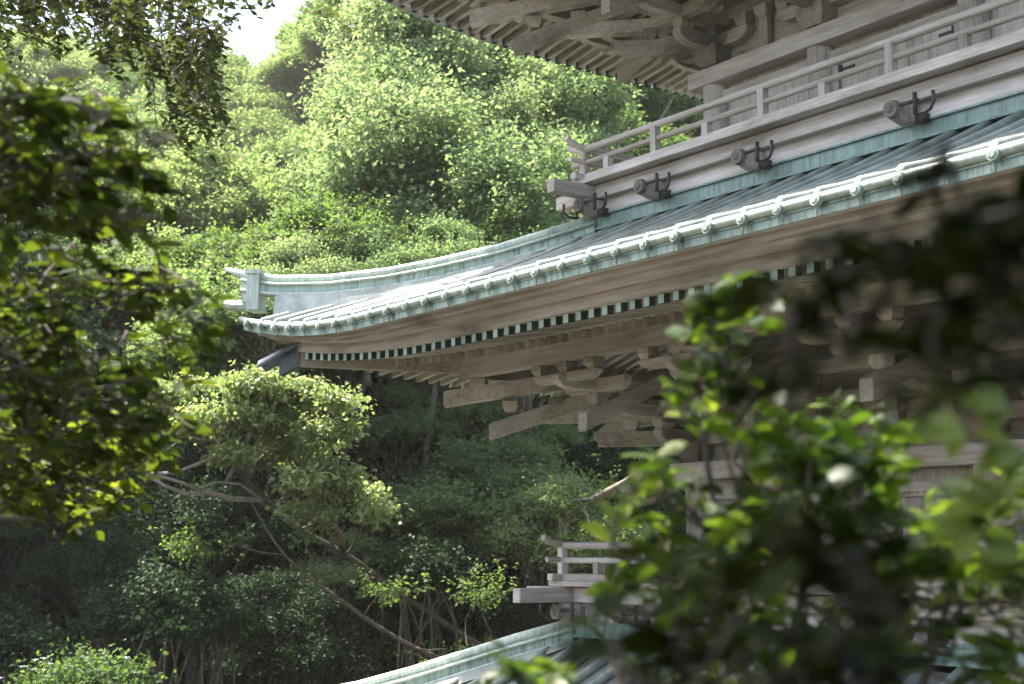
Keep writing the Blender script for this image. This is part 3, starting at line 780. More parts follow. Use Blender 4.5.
TREES = [
 # kind, px, py, Y, scale, name, label, group
 ('mint', 410, 90, 33, .95, 'maple_tree', 'tall pale green tree standing highest left of the top roof eave', None),
 ('mint', 480, 70, 36, 1.05, 'maple_tree', 'airy pale green tree directly left below the top roof corner', None),
 ('mint2', 545, 120, 34, 1.0, 'maple_tree', 'pale green tree with bare stems under the top roof eave', None),
 ('mint2', 385, 135, 31, .85, 'maple_tree', 'pale green tree bordering the open sky and distant hill', None),
 ('mint', 430, 190, 29, .95, 'maple_tree', 'fresh mint green tree just above the middle of the copper ridge', None),
 ('mint2', 520, 220, 28, .85, 'maple_tree', 'mint green tree rising behind the middle roof ridge near the balcony corner', None),
 ('mid', 345, 235, 27, .75, 'maple_tree', 'round green tree right above the copper roof tip', None),
 ('mid', 600, 150, 38, 1.0, 'bushy_tree', 'mid green tree showing beyond the upper balcony corner', None),
 ('yel2', 655, 110, 44, .95, 'bushy_tree', 'yellow green tree glowing between top roof and balcony rail', None),
 ('mint2', 600, 40, 42, 1.2, 'maple_tree', 'pale tree with thin leaning stems behind the top roof underside', None),
 ('mid', 720, 60, 46, 1.2, 'bushy_tree', 'green tree mostly hidden behind the upper storey column', None),
 ('yel', 265, 200, 45, 1.0, 'broad_tree', 'broad yellow green dome tree below the distant hill', None),
 ('yel2', 190, 185, 42, 1.0, 'broad_tree', 'sunlit yellow green tree behind the hanging dark branch tip', None),
 ('yel', 110, 190, 40, 1.0, 'broad_tree', 'pale sunlit tree seen through the gaps of the dark foreground leaves', None),
 ('yel2', 30, 150, 38, 1.1, 'broad_tree', 'yellowish sunlit tree at the far left beneath overhanging leaves', None),
 ('mid', 240, 270, 30, .85, 'broad_tree', 'shaded green tree with dark gaps left of the copper roof tip', None),
 ('yel', 165, 275, 33, .8, 'broad_tree', 'light green layered tree next to the dark gap by the roof tip', None),
 ('mid', 60, 280, 31, .95, 'broad_tree', 'light green tree peeping through the foreground leaves at left', None),
 ('yel2', 212, 335, 26, .75, 'broad_tree', 'small light green tree just beneath the copper corner', None),
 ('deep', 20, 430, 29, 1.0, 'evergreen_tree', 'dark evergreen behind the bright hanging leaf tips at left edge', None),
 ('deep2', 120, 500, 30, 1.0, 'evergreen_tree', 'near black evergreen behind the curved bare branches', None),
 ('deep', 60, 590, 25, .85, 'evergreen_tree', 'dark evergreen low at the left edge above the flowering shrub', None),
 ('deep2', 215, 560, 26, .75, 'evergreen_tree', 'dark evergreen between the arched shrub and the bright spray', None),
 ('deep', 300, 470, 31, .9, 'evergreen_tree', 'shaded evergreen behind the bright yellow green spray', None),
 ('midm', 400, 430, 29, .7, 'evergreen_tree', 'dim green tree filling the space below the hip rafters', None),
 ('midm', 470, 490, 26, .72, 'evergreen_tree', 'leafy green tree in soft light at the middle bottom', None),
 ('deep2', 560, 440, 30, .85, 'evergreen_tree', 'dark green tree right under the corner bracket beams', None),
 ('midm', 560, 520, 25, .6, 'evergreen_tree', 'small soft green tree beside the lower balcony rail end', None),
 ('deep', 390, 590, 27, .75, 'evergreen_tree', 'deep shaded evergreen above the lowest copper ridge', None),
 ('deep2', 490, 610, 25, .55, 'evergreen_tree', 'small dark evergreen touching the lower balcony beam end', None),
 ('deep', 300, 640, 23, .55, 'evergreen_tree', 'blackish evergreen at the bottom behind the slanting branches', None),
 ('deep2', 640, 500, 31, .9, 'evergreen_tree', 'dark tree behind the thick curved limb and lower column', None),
]
for i, t in enumerate(TREES): tree(*t)
# trees that close the hillside behind and beside (same wood, less in view), plus unseen ones at left added for shade
fill = [('midm', 395, 415, 27, .5), ('midm', 445, 400, 28, .5), ('midm', 500, 420, 29, .6), ('mid', 560, 400, 31, .7), ('mid', 350, 400, 28, .5), ('midm', 300, 268, 25, .45), ('midm', 370, 262, 25.5, .45), ('midm', 440, 250, 26, .5), ('yel2', 520, 232, 27, .5), ('midm', 270, 300, 24.5, .4), ('mint2', 400, 40, 36, .8), ('mint', 440, 130, 33, .7), ('mint2', 500, 150, 31, .7), ('mint', 560, 190, 32, .6), ('midm', 390, 250, 28, .6), ('midm', 470, 200, 30, .75), ('mint2', 345, 200, 30, .55), ('midm', 540, 250, 28, .6),
        ('deep', 20, 520, 24, .7), ('deep2', 100, 560, 22.5, .5), ('deep', 200, 520, 24, .6), ('deep2', 280, 600, 22.5, .45), ('deep', 150, 470, 26, .7), ('deep', 360, 640, 24, .5), ('deep2', 440, 580, 25, .5), ('deep', 60, 500, 27, .8), ('midm', 350, 560, 24.5, .4), ('midm', 430, 500, 27, .6), ('midm', 520, 470, 26.5, .5), ('deep2', 330, 500, 27, .7), ('deep', -110, 330, 26, 1.3), ('deep2', -160, 200, 27, 1.5), ('deep', -90, 420, 25, 1.0), ('deep2', -230, 60, 28, 1.7), ('deep', -150, 300, 21, 1.2), ('deep', -200, 120, 23, 1.5), ('mid', -180, -20, 32, 1.6), ('deep2', 330, 330, 27, .75), ('deep', -60, 330, 34, 1.3), ('yel', -80, 160, 44, 1.2), ('deep2', -70, 560, 26, 1.0), ('mid', 1000, 60, 48, 1.3), ('mid', 860, 120, 46, 1.2), ('deep', 800, 300, 40, 1.3), ('deep', 960, 330, 40, 1.2),
        ('mid', 700, 300, 42, 1.2), ('deep2', 760, 480, 38, 1.2), ('deep', 930, 520, 38, 1.2), ('deep2', 680, 400, 37, 1.0), ('mint2', 400, -60, 42, 1.3), ('mint', 520, -40, 46, 1.3), ('mid', 640, -20, 50, 1.3), ('mid', 480, 330, 34, 1.0), ('deep', 380, 340, 33, 1.0),
        ('mid', 300, 350, 33, .9), ('mint2', 450, 280, 31, .8), ('deep2', 430, 540, 31, .9), ('deep', 200, 440, 34, 1.0), ('deep2', 540, 600, 30, .8)]
for t in fill: tree(*t, 'woodland_tree', 'woodland tree packed among others on the slope behind the pagoda', 'trees packed on the slope')

def tree_xy(kind, x, y, zc, sc, name, label, group=None):
    px = CX + x / max(y, .01) * 1400
    pr = PR[kind]; zg = hz(x, y); root = empty(name, (x, y, zg)); tag(root, label, 'tree', group); H = zc - zg
    for nm, me in (('trunk', pr.trunk), ('crown', pr.crown)):
        o = bpy.data.objects.new(nm, me); COL.objects.link(o); o.parent = root; o.scale = (sc, sc, sc); o.location = (0, 0, H - pr.h * sc)
for x, y, zc, sc in ((-1.2, -3.2, 2.6, 1.0), (2.8, -2.6, 2.8, 1.1), (.6, -6.5, 4, 1.5), (5.2, .4, 2.2, 1.0), (-5, -4, 4, 1.5), (7, -5, 4, 1.5)):  # unseen trees around the camera, added to dim the light on the foreground
    tree_xy('deep', x, y, zc, sc, 'path_tree', 'unseen evergreen added near the camera to shade the foreground', 'unseen trees added for shade')
for j in range(70):
    r = random.Random(j * 13 + 5); Y = r.uniform(72, 100); px = r.uniform(-60, 400); x = (px - CX) / 1400 * Y
    z = hz(x, Y); py = CY - F * math.tan(math.atan((z + 3.5) / Y) - PITCH)
    tree(r.choice(['yel', 'yel', 'mid', 'yel2']), px, py, Y, r.uniform(1.0, 1.5), 'hill_tree', 'hazy yellow green tree crown on the distant hill at the skyline', 'trees on the distant hill')

# undergrowth on the slope
ru0 = np.random.RandomState(3); nU = 52000
ux = ru0.uniform(-34, 26, nU); uy = 18.5 + 46 * ru0.random_sample(nU) ** 1.2
keep = ~((abs(ux - CEN[0] * S) < 6.5) & (abs(uy - CEN[1] * S) < 6.5)) & (np.abs(ux) < uy * .55 + 3)
ux, uy = ux[keep], uy[keep]; uz = np.array([hz(a, b) for a, b in zip(ux, uy)])
ci = np.repeat(np.arange(len(ux)), 4); m_ = len(ci)
lump = .45 + .45 * np.sin(ux * 1.1 + 2) * np.sin(uy * .9 + 1) + .3 * np.sin(ux * 2.7) * np.sin(uy * 2.3)
pos = np.stack([ux, uy, uz + ru0.uniform(0, 1, len(ux)) * np.clip(lump + .35, .2, 1.3)], 1)[ci] + ru0.normal(size=(m_, 3)) * .14
V, Fq, rn = scatter(pos, ru0.normal(size=(m_, 3)) * .6 + np.array([0, -.2, .7]), ru0.normal(size=(m_, 3)), .14 * ru0.uniform(.6, 1.3, m_), SIMPLE, ru0.random_sample(m_))
o = bpy.data.objects.new('undergrowth', np_mesh('undergrowth', V, Fq, G_MID, rn)); COL.objects.link(o); tag(o, 'leafy ground cover between the trees on the slope', 'undergrowth', kind='stuff')

# low arched shrubs in the shade, bottom left
def shrub(name, px, py, Y, sc, mat, label, leaf=.07, n=9000, sq=.45, cat='shrub', flowers=0, seed=1):
    c = at(px, py, Y); zg = hz(c.x, c.y)
    root = empty(name, (c.x, c.y, zg)); tag(root, label, cat)
    H = max(.5, c.z - zg); bl = [(b[0], b[1], b[2] + H - .3, *b[3:]) for b in blobs_dome(seed, sc, sc * .6, 9, sq)]
    V, Fq, rn = crown_arrays(seed, bl, n, leaf, tw=.12)
    o = bpy.data.objects.new('foliage', np_mesh('foliage', V, Fq, mat, rn)); COL.objects.link(o); o.parent = root
    mb = MB()
    for j, b in enumerate(bl):
        p = limb_path((.1 * math.cos(j), .1 * math.sin(j), -.3), b[:3], seed * 9 + j, .1); mb.tube(p, [.05, .04, .035, .03, .025, .02, .012], 6)
    mb.build('stems', BARK, root, smooth=True)
    if flowers:
        r = random.Random(seed); mb = MB()
        for j in range(flowers):
            b = bl[1]; p = Vector(b[:3]) + Vector((r.gauss(0, .25), -b[4] * .8 + r.gauss(0, .1), b[5] * .9 + r.gauss(0, .12)))
            for q in range(5):
                a = q * 1.2566; mb.add([p, p + Vector((math.cos(a) * .035, math.sin(a) * .03, .02)), p + Vector((math.cos(a + .5) * .05, math.sin(a + .5) * .04, .025)), p + Vector((math.cos(a + 1) * .035, math.sin(a + 1) * .03, .02))], [(0, 1, 2, 3)])
        mb.build('blossoms', plain('white_petals', (.7, .7, .66)), root)
    return root
shrub('arching_shrub', 165, 610, 20, 1.15, G_DEEP, 'arched dark green shrub low at the left in deep shade', n=16000, seed=21)
shrub('flowering_shrub', 75, 684, 18, .9, G_MID, 'shrub with a few small white blossoms at the bottom left edge', n=12000, flowers=22, seed=24)
shrub('shade_shrub', 420, 560, 23, .9, G_DEEP, 'small green shrub under the slanting pale branches', n=9000, seed=27)
shrub('shade_shrub', 10, 640, 19, .8, G_DEEP, 'dark shrub in the very corner left of the white blossoms', n=8000, seed=29)

# bare slanting and curved limbs of leaning trees
def leaner(name, pts, rad, mat, label, twigs=6, seed=1):
    P3 = [at(*p) for p in pts]; base = P3[0].copy(); g0 = Vector((base.x, base.y, hz(base.x, base.y)))
    root = empty(name, g0); tag(root, label, 'tree')
    path = [Vector((0, 0, -.2))] + [p - g0 for p in P3]
    # subdivide smoothly
    fine = []
    for i in range(len(path) - 1):
        p0 = path[max(i - 1, 0)]; p1 = path[i]; p2 = path[i + 1]; p3 = path[min(i + 2, len(path) - 1)]
        for q in range(5):
            t = q / 5; fine.append(.5 * ((2 * p1) + (p2 - p0) * t + (2 * p0 - 5 * p1 + 4 * p2 - p3) * t * t + (3 * p1 - p0 - 3 * p2 + p3) * t ** 3))
    fine.append(path[-1]); n = len(fine)
    mb = MB(); mb.tube(fine, [rad * (1.1 - .8 * i / n) for i in range(n)], 8); mb.build('trunk', mat, root, smooth=True)
    r = random.Random(seed); tips = []
    for j in range(twigs):
        a = fine[int(n * (.35 + .6 * j / max(1, twigs)))]; d = Vector((r.uniform(-1, 1), r.uniform(-.6, .6), r.uniform(-.2, 1))).normalized() * r.uniform(.5, 1.3)
        p = limb_path(a, a + d, seed * 17 + j, .15); mb = MB(); mb.tube(p, [rad * .35 * (1 - .7 * i / 6) for i in range(7)], 6); tips.append(a + d); mb.build('branch', mat, root, smooth=True)
    if tips:
        V, Fq, rn = crown_arrays(seed, [(t.x, t.y, t.z, .45, .45, .2) for t in tips], 420 * len(tips), .07, tw=.13, shell=.8)
        o = bpy.data.objects.new('crown', np_mesh('crown', V, Fq, G_MID, rn)); COL.objects.link(o); o.parent = root
leaner('leaning_tree', [(520, 700, 22), (460, 668, 21.5), (400, 640, 21.2), (340, 600, 21), (285, 555, 20.6), (250, 500, 20.5)], .045, BARK, 'thin pale trunk slanting up left just above the lowest roof ridge', 5, 5)
leaner('curved_tree', [(565, 560, 24), (566, 522, 24), (590, 502, 24), (625, 482, 23.6), (660, 460, 23.2)], .11, BARKL, 'bare limb curving up right beside the lower balcony rail', 4, 7)
leaner('curved_tree', [(650, 560, 26), (640, 540, 25.8), (602, 528, 25.5), (570, 500, 25.5), (540, 470, 25)], .07, BARKL, 'thinner bare limb crossing behind the curving one', 3, 9)
leaner('old_tree', [(350, 690, 27), (356, 640, 27), (362, 590, 27.2), (350, 520, 27.5), (360, 430, 28)], .32, BARK, 'thick dark brown trunk rising in the middle of the shade', 5, 11)
leaner('old_tree', [(515, 600, 28), (512, 540, 28), (516, 490, 28), (500, 440, 28), (470, 410, 27.6)], .34, BARK, 'thick brown trunk under the hip rafters', 5, 13)
leaner('old_tree', [(232, 560, 26), (225, 500, 26), (190, 440, 26.3), (130, 380, 26.5)], .16, BARKD, 'dark slender trunk behind the curved bare branches at left', 4, 15)
leaner('stem_tree', [(642, 240, 40), (640, 180, 40), (655, 130, 40.5), (690, 70, 41)], .10, BARKL, 'pale stem leaning right behind the upper balcony rail', 2, 17)
leaner('stem_tree', [(590, 220, 36), (592, 150, 36), (588, 110, 36.2), (590, 60, 36.5)], .10, BARKL, 'brown upright stem just left of the upper balcony rail end', 2, 19)
leaner('stem_tree', [(535, 200, 36), (540, 120, 36.5), (552, 60, 37), (560, 20, 37)], .12, BARKL, 'pale slanting stem in the trees under the top roof eave', 3, 21)
# the bright spray tree: long leaning trunk, flat layered foliage, bare limbs reaching left
b0 = at(545, 680, 23.6)
sp = empty('spray_tree', (b0.x, b0.y, hz(b0.x, b0.y))); tag(sp, 'bright yellow green layered foliage on a long leaning trunk below the copper roof tip', 'tree')
bl = []; rq = random.Random(4)
for px, py, w_, q in ((175, 395, .5, 0), (215, 392, .6, .2), (262, 388, .6, -.2), (305, 388, .55, .1), (345, 398, .35, 0), (230, 418, .55, -.4), (285, 420, .55, .3), (190, 425, .4, .1), (330, 428, .35, -.2), (300, 450, .4, .3), (228, 455, .3, -.2),
                    (335, 470, .4, 0), (290, 482, .35, -.3), (355, 488, .3, .2), (320, 510, .3, 0), (385, 512, .25, .1)):
    c = at(px, py, 20.6 + q * 1.5) - sp.location
    for k_ in range(3): bl.append((c.x + rq.uniform(-.25, .25), c.y + rq.uniform(-.4, .4), c.z + rq.uniform(-.06, .06), w_ * rq.uniform(.5, .8), w_ * rq.uniform(.5, .8), .10))
V, Fq, rn = crown_arrays(18, bl, 24000, .085, tw=.16, shell=.7, per=12, shoot=.15, rise=0)
o = bpy.data.objects.new('crown', np_mesh('crown', V, Fq, G_SPRAY, rn)); COL.objects.link(o); o.parent = sp
tpx = [(530, 672, 23.5), (470, 640, 23), (410, 600, 22.6), (345, 555, 22), (300, 530, 21.6), (262, 500, 21)]
tp = [Vector((0, 0, -.3))] + [at(*q) - sp.location + Vector((0, 0, rq.uniform(-.05, .05))) for q in tpx]
mb = MB(); mb.tube(tp, [.06, .055, .05, .047, .044, .04, .035], 8)
for k_, b in enumerate(bl[::3]):
    st_ = tp[4 + k_ % 3]; pts = limb_path(st_, b[:3], 300 + k_, .12); mb.tube(pts, [.03 * (1 - .75 * i / 6) for i in range(7)], 6)
mb.build('trunk', BARK, sp, smooth=True)
mb = MB(); org = sp.location
def br(pts, r0):
    q = [at(*p) - org for p in pts]; mb.tube(q, [r0 * (1 - .6 * i / len(q)) for i in range(len(q))], 7)
br([(262, 500, 20.5), (235, 499, 20.4), (205, 492, 20.2), (185, 494, 20.1), (165, 486, 20), (145, 474, 20)], .045)
br([(205, 492, 20.2), (180, 482, 20), (160, 476, 20), (143, 474, 20), (165, 452, 19.9), (180, 440, 19.8)], .028)
br([(145, 474, 20), (175, 473, 20), (195, 465, 20), (212, 458, 20.2), (225, 457, 20.3)], .03)
br([(262, 500, 20.5), (240, 484, 20.4), (215, 482, 20.3), (200, 488, 20.2)], .025)
br([(225, 440, 20.3), (200, 440, 20.2), (182, 433, 20.1)], .02)
mb.build('bare_branches', BARKL, sp, smooth=True)

# ------------------------------------------------------------------ FOREGROUND LEAVES
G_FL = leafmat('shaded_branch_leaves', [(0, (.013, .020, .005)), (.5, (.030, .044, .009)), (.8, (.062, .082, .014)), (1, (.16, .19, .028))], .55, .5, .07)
G_FU = leafmat('olive_branch_leaves', [(0, (.018, .024, .009)), (.5, (.036, .046, .015)), (1, (.075, .09, .03))], .38, .55, .1, tint=(1.35, 1.5, .8))
G_FR = leafmat('fresh_bush_leaves', [(0, (.018, .036, .006)), (.35, (.035, .066, .010)), (.7, (.09, .14, .018)), (1, (.19, .245, .045))], .45, .42, .25)
G_FD = leafmat('shade_dark_near_leaves', [(0, (.006, .010, .003)), (.6, (.011, .018, .004)), (1, (.024, .036, .006))], .15, .6, .03)  # near black by colour, standing in for the shade on these leaves

class Spray:
    """collects twigs and leaves of one plant"""
    def __init__(s): s.pos = []; s.nrm = []; s.ax = []; s.sz = []; s.rn = []; s.tw = MB()
    def twig(s, p, d, L, nl, leaf, r, droop=.35, thick=.004):
        p = Vector(p); d = Vector(d).normalized(); pts = [p.copy()]; steps = 7; cur = p.copy(); dd = d.copy()
        tone = r.random()
        for i in range(steps):
            dd = (dd + Vector((r.gauss(0, .12), r.gauss(0, .12), r.gauss(0, .1) - droop / steps))).normalized(); cur = cur + dd * (L / steps); pts.append(cur.copy())
        s.tw.tube(pts, [thick * (1 - .7 * i / steps) for i in range(steps + 1)], 5)
        for j in range(nl):
            t = .15 + .85 * (j + r.random() * .6) / nl; f = min(t, .999) * steps; i = int(f); q = pts[i].lerp(pts[i + 1], f - i)
            along = (pts[i + 1] - pts[i]).normalized(); sd = along.cross(Vector((0, 0, 1)))
            sd = sd.normalized() if sd.length > .05 else Vector((1, 0, 0))
            sgn = 1 if j % 2 else -1
            ax = along * r.uniform(.35, .9) + sd * sgn * r.uniform(.4, .9) + Vector((r.gauss(0, .2), r.gauss(0, .2), r.gauss(-.25 * droop * 2, .25)))
            nr = Vector((r.gauss(0, .45), r.gauss(0, .45), 1)) - along * .2
            s.pos.append(q); s.ax.append(ax); s.nrm.append(nr); s.sz.append(leaf * r.uniform(.6, 1.2)); s.rn.append(min(1, max(0, .55 * tone + .45 * r.random())))
    def build(s, root, mat, bk, aspect=1.0):
        o0 = np.array(root.location)
        V, Fq, rn = scatter(np.array([tuple(p) for p in s.pos]) - o0, np.array([tuple(p) for p in s.nrm]), np.array([tuple(p) for p in s.ax]), np.array(s.sz), LEAF, np.array(s.rn), aspect)
        me = np_mesh('foliage', V, Fq, mat, rn); me.polygons.foreach_set('use_smooth', [True] * len(me.polygons))
        o = bpy.data.objects.new('foliage', me); COL.objects.link(o); o.parent = root
        s.tw.v = [(a - o0[0], b - o0[1], c - o0[2]) for a, b, c in s.tw.v]
        s.tw.build('branches', bk, root, smooth=True)

def inside(poly, x, y):
    c = False; n = len(poly)
    for i in range(n):
        x0, y0 = poly[i]; x1, y1 = poly[i - 1]
        if (y0 > y) != (y1 > y) and x < (x1 - x0) * (y - y0) / (y1 - y0) + x0: c = not c
    return c

def fill_sprays(sp, regions, r, hub, dirf, L, nl, leaf, droop, br=.012, brighter=None):
    """regions: (polygon, near, far, count): twigs whose tips lie in the region; limbs join them to the hub branch"""
    for poly, y0, y1, n in regions:
        xs_ = [p[0] for p in poly]; ys_ = [p[1] for p in poly]; k = 0; tries = 0; cents = []
        while k < n and tries < n * 60:
            tries += 1; x = r.uniform(min(xs_), max(xs_)); y = r.uniform(min(ys_), max(ys_))
            if not inside(poly, x, y): continue
            k += 1; Y = r.uniform(y0, y1); p = at(x, y, Y); d = Vector(dirf(x, y, r)).normalized(); l = L * r.uniform(.6, 1.2)
            st = p - d * l * .6
            q0_ = len(sp.rn); sp.twig(st, d, l, nl, leaf, r, droop)
            if brighter and poly is brighter: sp.rn[q0_:] = [min(1, v + .24) for v in sp.rn[q0_:]]  # tip leaves lightened in colour to imitate sun shining through them
            cents.append(st)
        # join each twig start to its nearest earlier neighbour, the first to the hub: a real branching limb system
        done = [hub]
        cents.sort(key=lambda q: (q - hub).length)
        for c in cents:
            j = min(done, key=lambda q: (q - c).length + .35 * (q - hub).length)
            pts = limb_path(j, c, int(abs(c.x) * 1e4) % 9999, .06, 4); sp.tw.tube(pts, [.0055, .005, .0045, .004, .0035], 5, cap=False)
            done.append(c)

# left: tree just outside the frame whose branches hang in
rl = random.Random(41)
bx, by = -3.6, 3.4
tl = empty('broadleaf_tree', (bx, by, hz(bx, by))); tag(tl, 'near leafy tree hanging dark leaves with bright backlit tips over the left third', 'tree')
sp = Spray()
A1 = [(-20, 75), (40, 70), (75, 85), (120, 105), (150, 140), (160, 175), (125, 185), (150, 215), (110, 230), (60, 205), (-20, 225)]
A2 = [(-20, 290), (60, 265), (125, 255), (200, 262), (232, 300), (225, 335), (205, 370), (160, 385), (190, 420), (150, 430), (60, 440), (-20, 440)]
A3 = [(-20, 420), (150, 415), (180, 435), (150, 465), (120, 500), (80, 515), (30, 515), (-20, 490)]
A4 = [(-20, 210), (60, 200), (120, 215), (115, 270), (-20, 300)]
out = lambda x, y, r: (r.uniform(.2, 1), r.uniform(-.6, .6), r.uniform(-.9, .25))
fill_sprays(sp, [(A1, 3.6, 4.8, 66), (A2, 4.2, 5.6, 104)  , (A3, 5.1, 6.0, 80), (A4, 4.2, 5.2, 9)], rl, at(-60, 300, 4.0), out, .24, 9, .092, 1.0, brighter=A3)
# unseen twigs above the frame, added to shade the branches, bush and near leaves
for j in range(175):
    p = Vector((rl.uniform(-3.3, -1.5), rl.uniform(3.6, 5.1), rl.uniform(2.1, 3.3))); sp.twig(p, (rl.uniform(-1, 1), rl.uniform(-1, 1), -.2), .3, 12, .075, rl, .5)
for j in range(120):
    p = Vector((rl.uniform(-1.5, .3), rl.uniform(3.7, 5.0), rl.uniform(2.45, 3.3))); sp.twig(p, (rl.uniform(-1, 1), rl.uniform(-1, 1), -.1), .3, 11, .10, rl, .3)
for j in range(420):
    p = Vector((rl.uniform(-1.6, .1), rl.uniform(1.8, 3.3), rl.uniform(2.1, 3.1))); sp.twig(p, (rl.uniform(-1, 1), rl.uniform(-1, 1), -.1), .3, 11, .11, rl, .3)
for p in ((-60, 300), (-60, 150), (-60, 430)): sp.tw.tube(limb_path(Vector((bx, by, 1.2)), at(*p, 4.0), p[1], .05), [.05, .045, .035, .03, .022, .016, .008], 8)
sp.tw.tube(limb_path((bx, by, hz(bx, by) - .2), (bx + .1, by, 1.3), 5, .04), [.13, .12, .11, .1, .09, .085, .08], 12)
for e in ((.8, 4.6, 2.95), (.2, 2.8, 2.6), (-.4, 4.2, 2.8)): sp.tw.tube(limb_path((bx + .1, by, 1.2), e, 77, .05), [.06, .05, .045, .035, .03, .02, .01], 8)
for j in range(6): sp.tw.tube(limb_path((bx + .1, by, 1.2), (rl.uniform(-3.4, -1), rl.uniform(3.2, 5.6), rl.uniform(2.2, 3.2)), 60 + j, .08), [.06, .05, .04, .03, .025, .02, .01], 8)
br3 = [at(-30, 519, 4.1), at(5, 518, 4.1), at(35, 520, 4.1)]
sp.tw.tube(br3, [.012, .010, .007], 6)
br4 = [at(-30, 395, 4.4), at(30, 398, 4.4), at(60, 412, 4.4), at(95, 405, 4.4)]
sp.tw.tube(br4, [.012, .010, .009, .006], 6)
sp.build(tl, G_FL, BARK, 1.0)

# upper left: taller tree further off, olive leaves against the sky
bx, by = -7.5, 9.5
tu = empty('camphor_tree', (bx, by, hz(bx, by))); tag(tu, 'taller tree dangling small olive leaves against the white sky at top left', 'tree')
sp = Spray(); ru = random.Random(77)
B1 = [(-30, -30), (215, -30), (222, 40), (210, 75), (222, 95), (220, 125), (190, 138), (172, 125), (165, 95), (140, 70), (120, 62), (95, 35), (60, 40), (35, 50), (-30, 30)]
B2 = [(200, -25), (275, -25), (262, 2), (240, 18), (228, 2), (205, 2)]
B3 = [(-30, -20), (160, -20), (120, 35), (70, 52), (-30, 45)]
dn = lambda x, y, r: (r.uniform(-.3, .7), r.uniform(-.6, .6), r.uniform(-1.2, -.1))
fill_sprays(sp, [(B1, 8.2, 10.5, 290), (B2, 8.8, 9.6, 14)], ru, at(-60, -60, 9.5), dn, .38, 15, .072, .9)
for j in range(150):
    p = Vector((ru.uniform(-8, -1.5), ru.uniform(8, 12), ru.uniform(3.9, 6))); sp.twig(p, (ru.uniform(-1, 1), ru.uniform(-1, 1), -.2), .5, 14, .09, ru, .5)
sp.tw.tube(limb_path((bx, by, hz(bx, by) - .2), (bx + .4, by, 4.2), 5, .03), [.24, .22, .2, .18, .16, .15, .14], 12)
for j, e in enumerate(((60, -30), (180, -20), (120, -60), (240, -40), (0, 20))): sp.tw.tube(limb_path((bx + .4, by, 4.0), at(*e, 9.4), 90 + j, .06), [.1, .08, .06, .05, .035, .025, .01], 8)
sp.build(tu, G_FU, BARK, .95)

# right: fresh green bush on the bank
bx, by = 1.0, 3.3
bu = empty('glossy_bush', (bx, by, hz(bx, by))); tag(bu, 'fresh glossy green bush in front of the pagoda at lower right', 'bush')
sp = Spray(); rb = random.Random(15)
C1 = [(668, 290), (745, 285), (765, 330), (745, 380), (700, 420), (665, 400), (672, 340)]
C2 = [(640, 455), (700, 420), (780, 400), (870, 395), (915, 440), (905, 520), (760, 560), (640, 545), (625, 500)]
C3 = [(470, 700), (560, 650), (600, 575), (640, 540), (920, 520), (1040, 520), (1040, 700)]
C4 = [(900, 540), (950, 500), (1000, 470), (1040, 440), (1040, 600), (900, 620)]
upd = lambda x, y, r: (r.uniform(-.7, .7), r.uniform(-.5, .5), r.uniform(.1, 1.2))
fill_sprays(sp, [(C1, 3.0, 3.4, 12), (C2, 2.8, 3.6, 60), (C3, 2.7, 3.8, 82), (C4, 2.8, 3.6, 26)], rb, at(800, 720, 3.3), upd, .17, 9, .072, -.1)
sp.twig(at(722, 400, 3.2), (-.02, 0, 1), .26, 10, .06, rb, 0)
for j, e in enumerate(((700, 420), (820, 500), (960, 560), (600, 640), (1000, 640))): sp.tw.tube(limb_path((bx, by, hz(bx, by) - .1), at(*e, 3.2), 30 + j, .08), [.03, .026, .022, .018, .014, .01, .006], 7)
sp.build(bu, G_FR, BARK, 1.25)

# very near dark leaves, out of focus
bx, by = 1.25, 1.5
nb = empty('dark_shrub', (bx, by, hz(bx, by))); tag(nb, 'blurred dark leaves closest to the camera, at the right edge and bottom', 'shrub')
sp = Spray(); rn_ = random.Random(99)
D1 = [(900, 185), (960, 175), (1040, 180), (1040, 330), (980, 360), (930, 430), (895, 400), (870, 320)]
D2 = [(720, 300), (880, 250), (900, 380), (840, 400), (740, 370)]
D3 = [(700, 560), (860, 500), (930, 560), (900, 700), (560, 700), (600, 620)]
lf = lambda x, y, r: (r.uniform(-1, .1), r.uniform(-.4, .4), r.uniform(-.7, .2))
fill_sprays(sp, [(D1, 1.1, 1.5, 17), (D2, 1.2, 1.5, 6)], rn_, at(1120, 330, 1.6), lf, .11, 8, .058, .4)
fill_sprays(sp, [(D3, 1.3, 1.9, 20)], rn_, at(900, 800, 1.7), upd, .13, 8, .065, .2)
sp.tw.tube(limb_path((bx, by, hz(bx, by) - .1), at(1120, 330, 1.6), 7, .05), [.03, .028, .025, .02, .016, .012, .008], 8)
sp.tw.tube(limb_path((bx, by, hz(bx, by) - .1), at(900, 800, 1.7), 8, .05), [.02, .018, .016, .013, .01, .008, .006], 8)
sp.build(nb, G_FD, BARKD, 1.0)
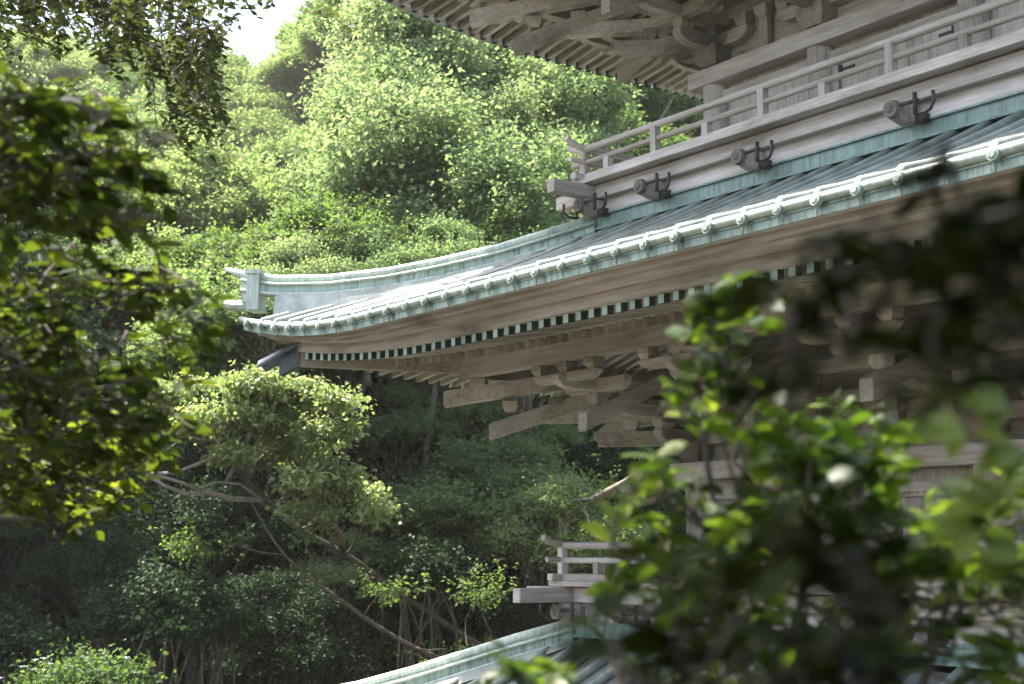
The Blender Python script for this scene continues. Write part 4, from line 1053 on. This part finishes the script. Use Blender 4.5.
# a lit palmate sprig at the right edge
sp = Spray(); rs_ = random.Random(5)
ms = empty('maple_sprig', at(1060, 430, 1.95)); ms.location.z = hz(ms.location.x, ms.location.y)
tag(ms, 'bright green sapling with fanned leaves at the right edge', 'sapling')
for fx, fy, n_, a0 in ((1005, 400, 7, 3.3), (960, 425, 6, 3.6), (1015, 445, 7, 3.9), (1000, 505, 6, 2.4), (975, 530, 6, 3.4), (1020, 560, 6, 2.8)):
    c = at(fx, fy, 1.9)
    for q in range(n_):
        a = a0 + (q - n_ / 2) * .38 + rs_.uniform(-.1, .1)
        sp.pos.append(c + Vector((0, rs_.uniform(-.01, .01), 0))); sp.ax.append(Vector((math.cos(a), rs_.uniform(-.3, .3), math.sin(a)))); sp.nrm.append(Vector((rs_.uniform(-.3, .3), -1, .8)))
        sp.sz.append(.062 * rs_.uniform(.8, 1.15)); sp.rn.append(rs_.uniform(.7, 1))
    sp.tw.tube([at(1060, fy + 60, 1.95), at(fx + 20, fy + 15, 1.92), c], [.003, .0025, .002], 5)
q0 = Vector(ms.location)
sp.tw.tube([q0, at(1065, 640, 1.97), at(1060, 560, 1.95), at(1060, 440, 1.95)], [.012, .009, .006, .004], 6)
sp.build(ms, G_FR, BARK, .85)

# ------------------------------------------------------------------ HAZE
HAZE = .0004
if HAZE:
    mb = MB(); mb.box((0, 215, 12), (900, 560, 62))
    m = bpy.data.materials.new('haze_air'); m.use_nodes = True; nt = m.node_tree; nt.nodes.clear()
    out = nt.nodes.new('ShaderNodeOutputMaterial'); pv = nt.nodes.new('ShaderNodeVolumePrincipled'); pv.inputs['Density'].default_value = HAZE
    pv.inputs['Color'].default_value = (.95, .92, .82, 1); pv.inputs['Anisotropy'].default_value = 0
    nt.links.new(pv.outputs[0], out.inputs['Volume'])
    hb = mb.build('haze', m); tag(hb, 'thin summer haze over the wooded hillside', 'haze', kind='stuff')

# ------------------------------------------------------------------ LIGHT, SKY, CAMERA
SUN_DIR = Vector((-.86, .51, 0)).normalized(); EL = R(60)
sv = Vector((SUN_DIR.x * math.cos(EL), SUN_DIR.y * math.cos(EL), math.sin(EL)))
sun = bpy.data.lights.new('sun', 'SUN'); sun.energy = 4.3; sun.angle = R(.5); sun.color = (1, .95, .86)
so = bpy.data.objects.new('sun', sun); COL.objects.link(so); so.rotation_euler = sv.to_track_quat('Z', 'Y').to_euler()
w = bpy.data.worlds.new('World'); scene.world = w; w.use_nodes = True; nt = w.node_tree
bg = nt.nodes['Background']; sky = nt.nodes.new('ShaderNodeTexSky'); sky.sky_type = 'NISHITA'; sky.sun_disc = False
sky.sun_elevation = EL; sky.sun_rotation = math.atan2(sv.x, sv.y); sky.dust_density = 4.0; sky.air_density = 1.2; sky.ozone_density = .6
nt.links.new(sky.outputs[0], bg.inputs[0]); bg.inputs[1].default_value = .15
cam = bpy.data.cameras.new('camera'); co = bpy.data.objects.new('camera', cam); COL.objects.link(co)
cam.sensor_width = 36; cam.lens = F / 1024 * 36; cam.clip_start = .05; cam.clip_end = 2000
co.location = (0, 0, 0); co.rotation_euler = (R(90) + PITCH, 0, 0)
cam.dof.use_dof = True; cam.dof.focus_distance = 15.5; cam.dof.aperture_fstop = 2.7
scene.camera = co
vs_ = scene.view_settings; vs_.view_transform = 'Standard'; vs_.look = 'None'; vs_.exposure = 2.3; vs_.gamma = 1
scene.cycles.max_bounces = 7; scene.cycles.diffuse_bounces = 4; scene.cycles.transmission_bounces = 4; scene.cycles.transparent_max_bounces = 4
scene.cycles.use_denoising = True
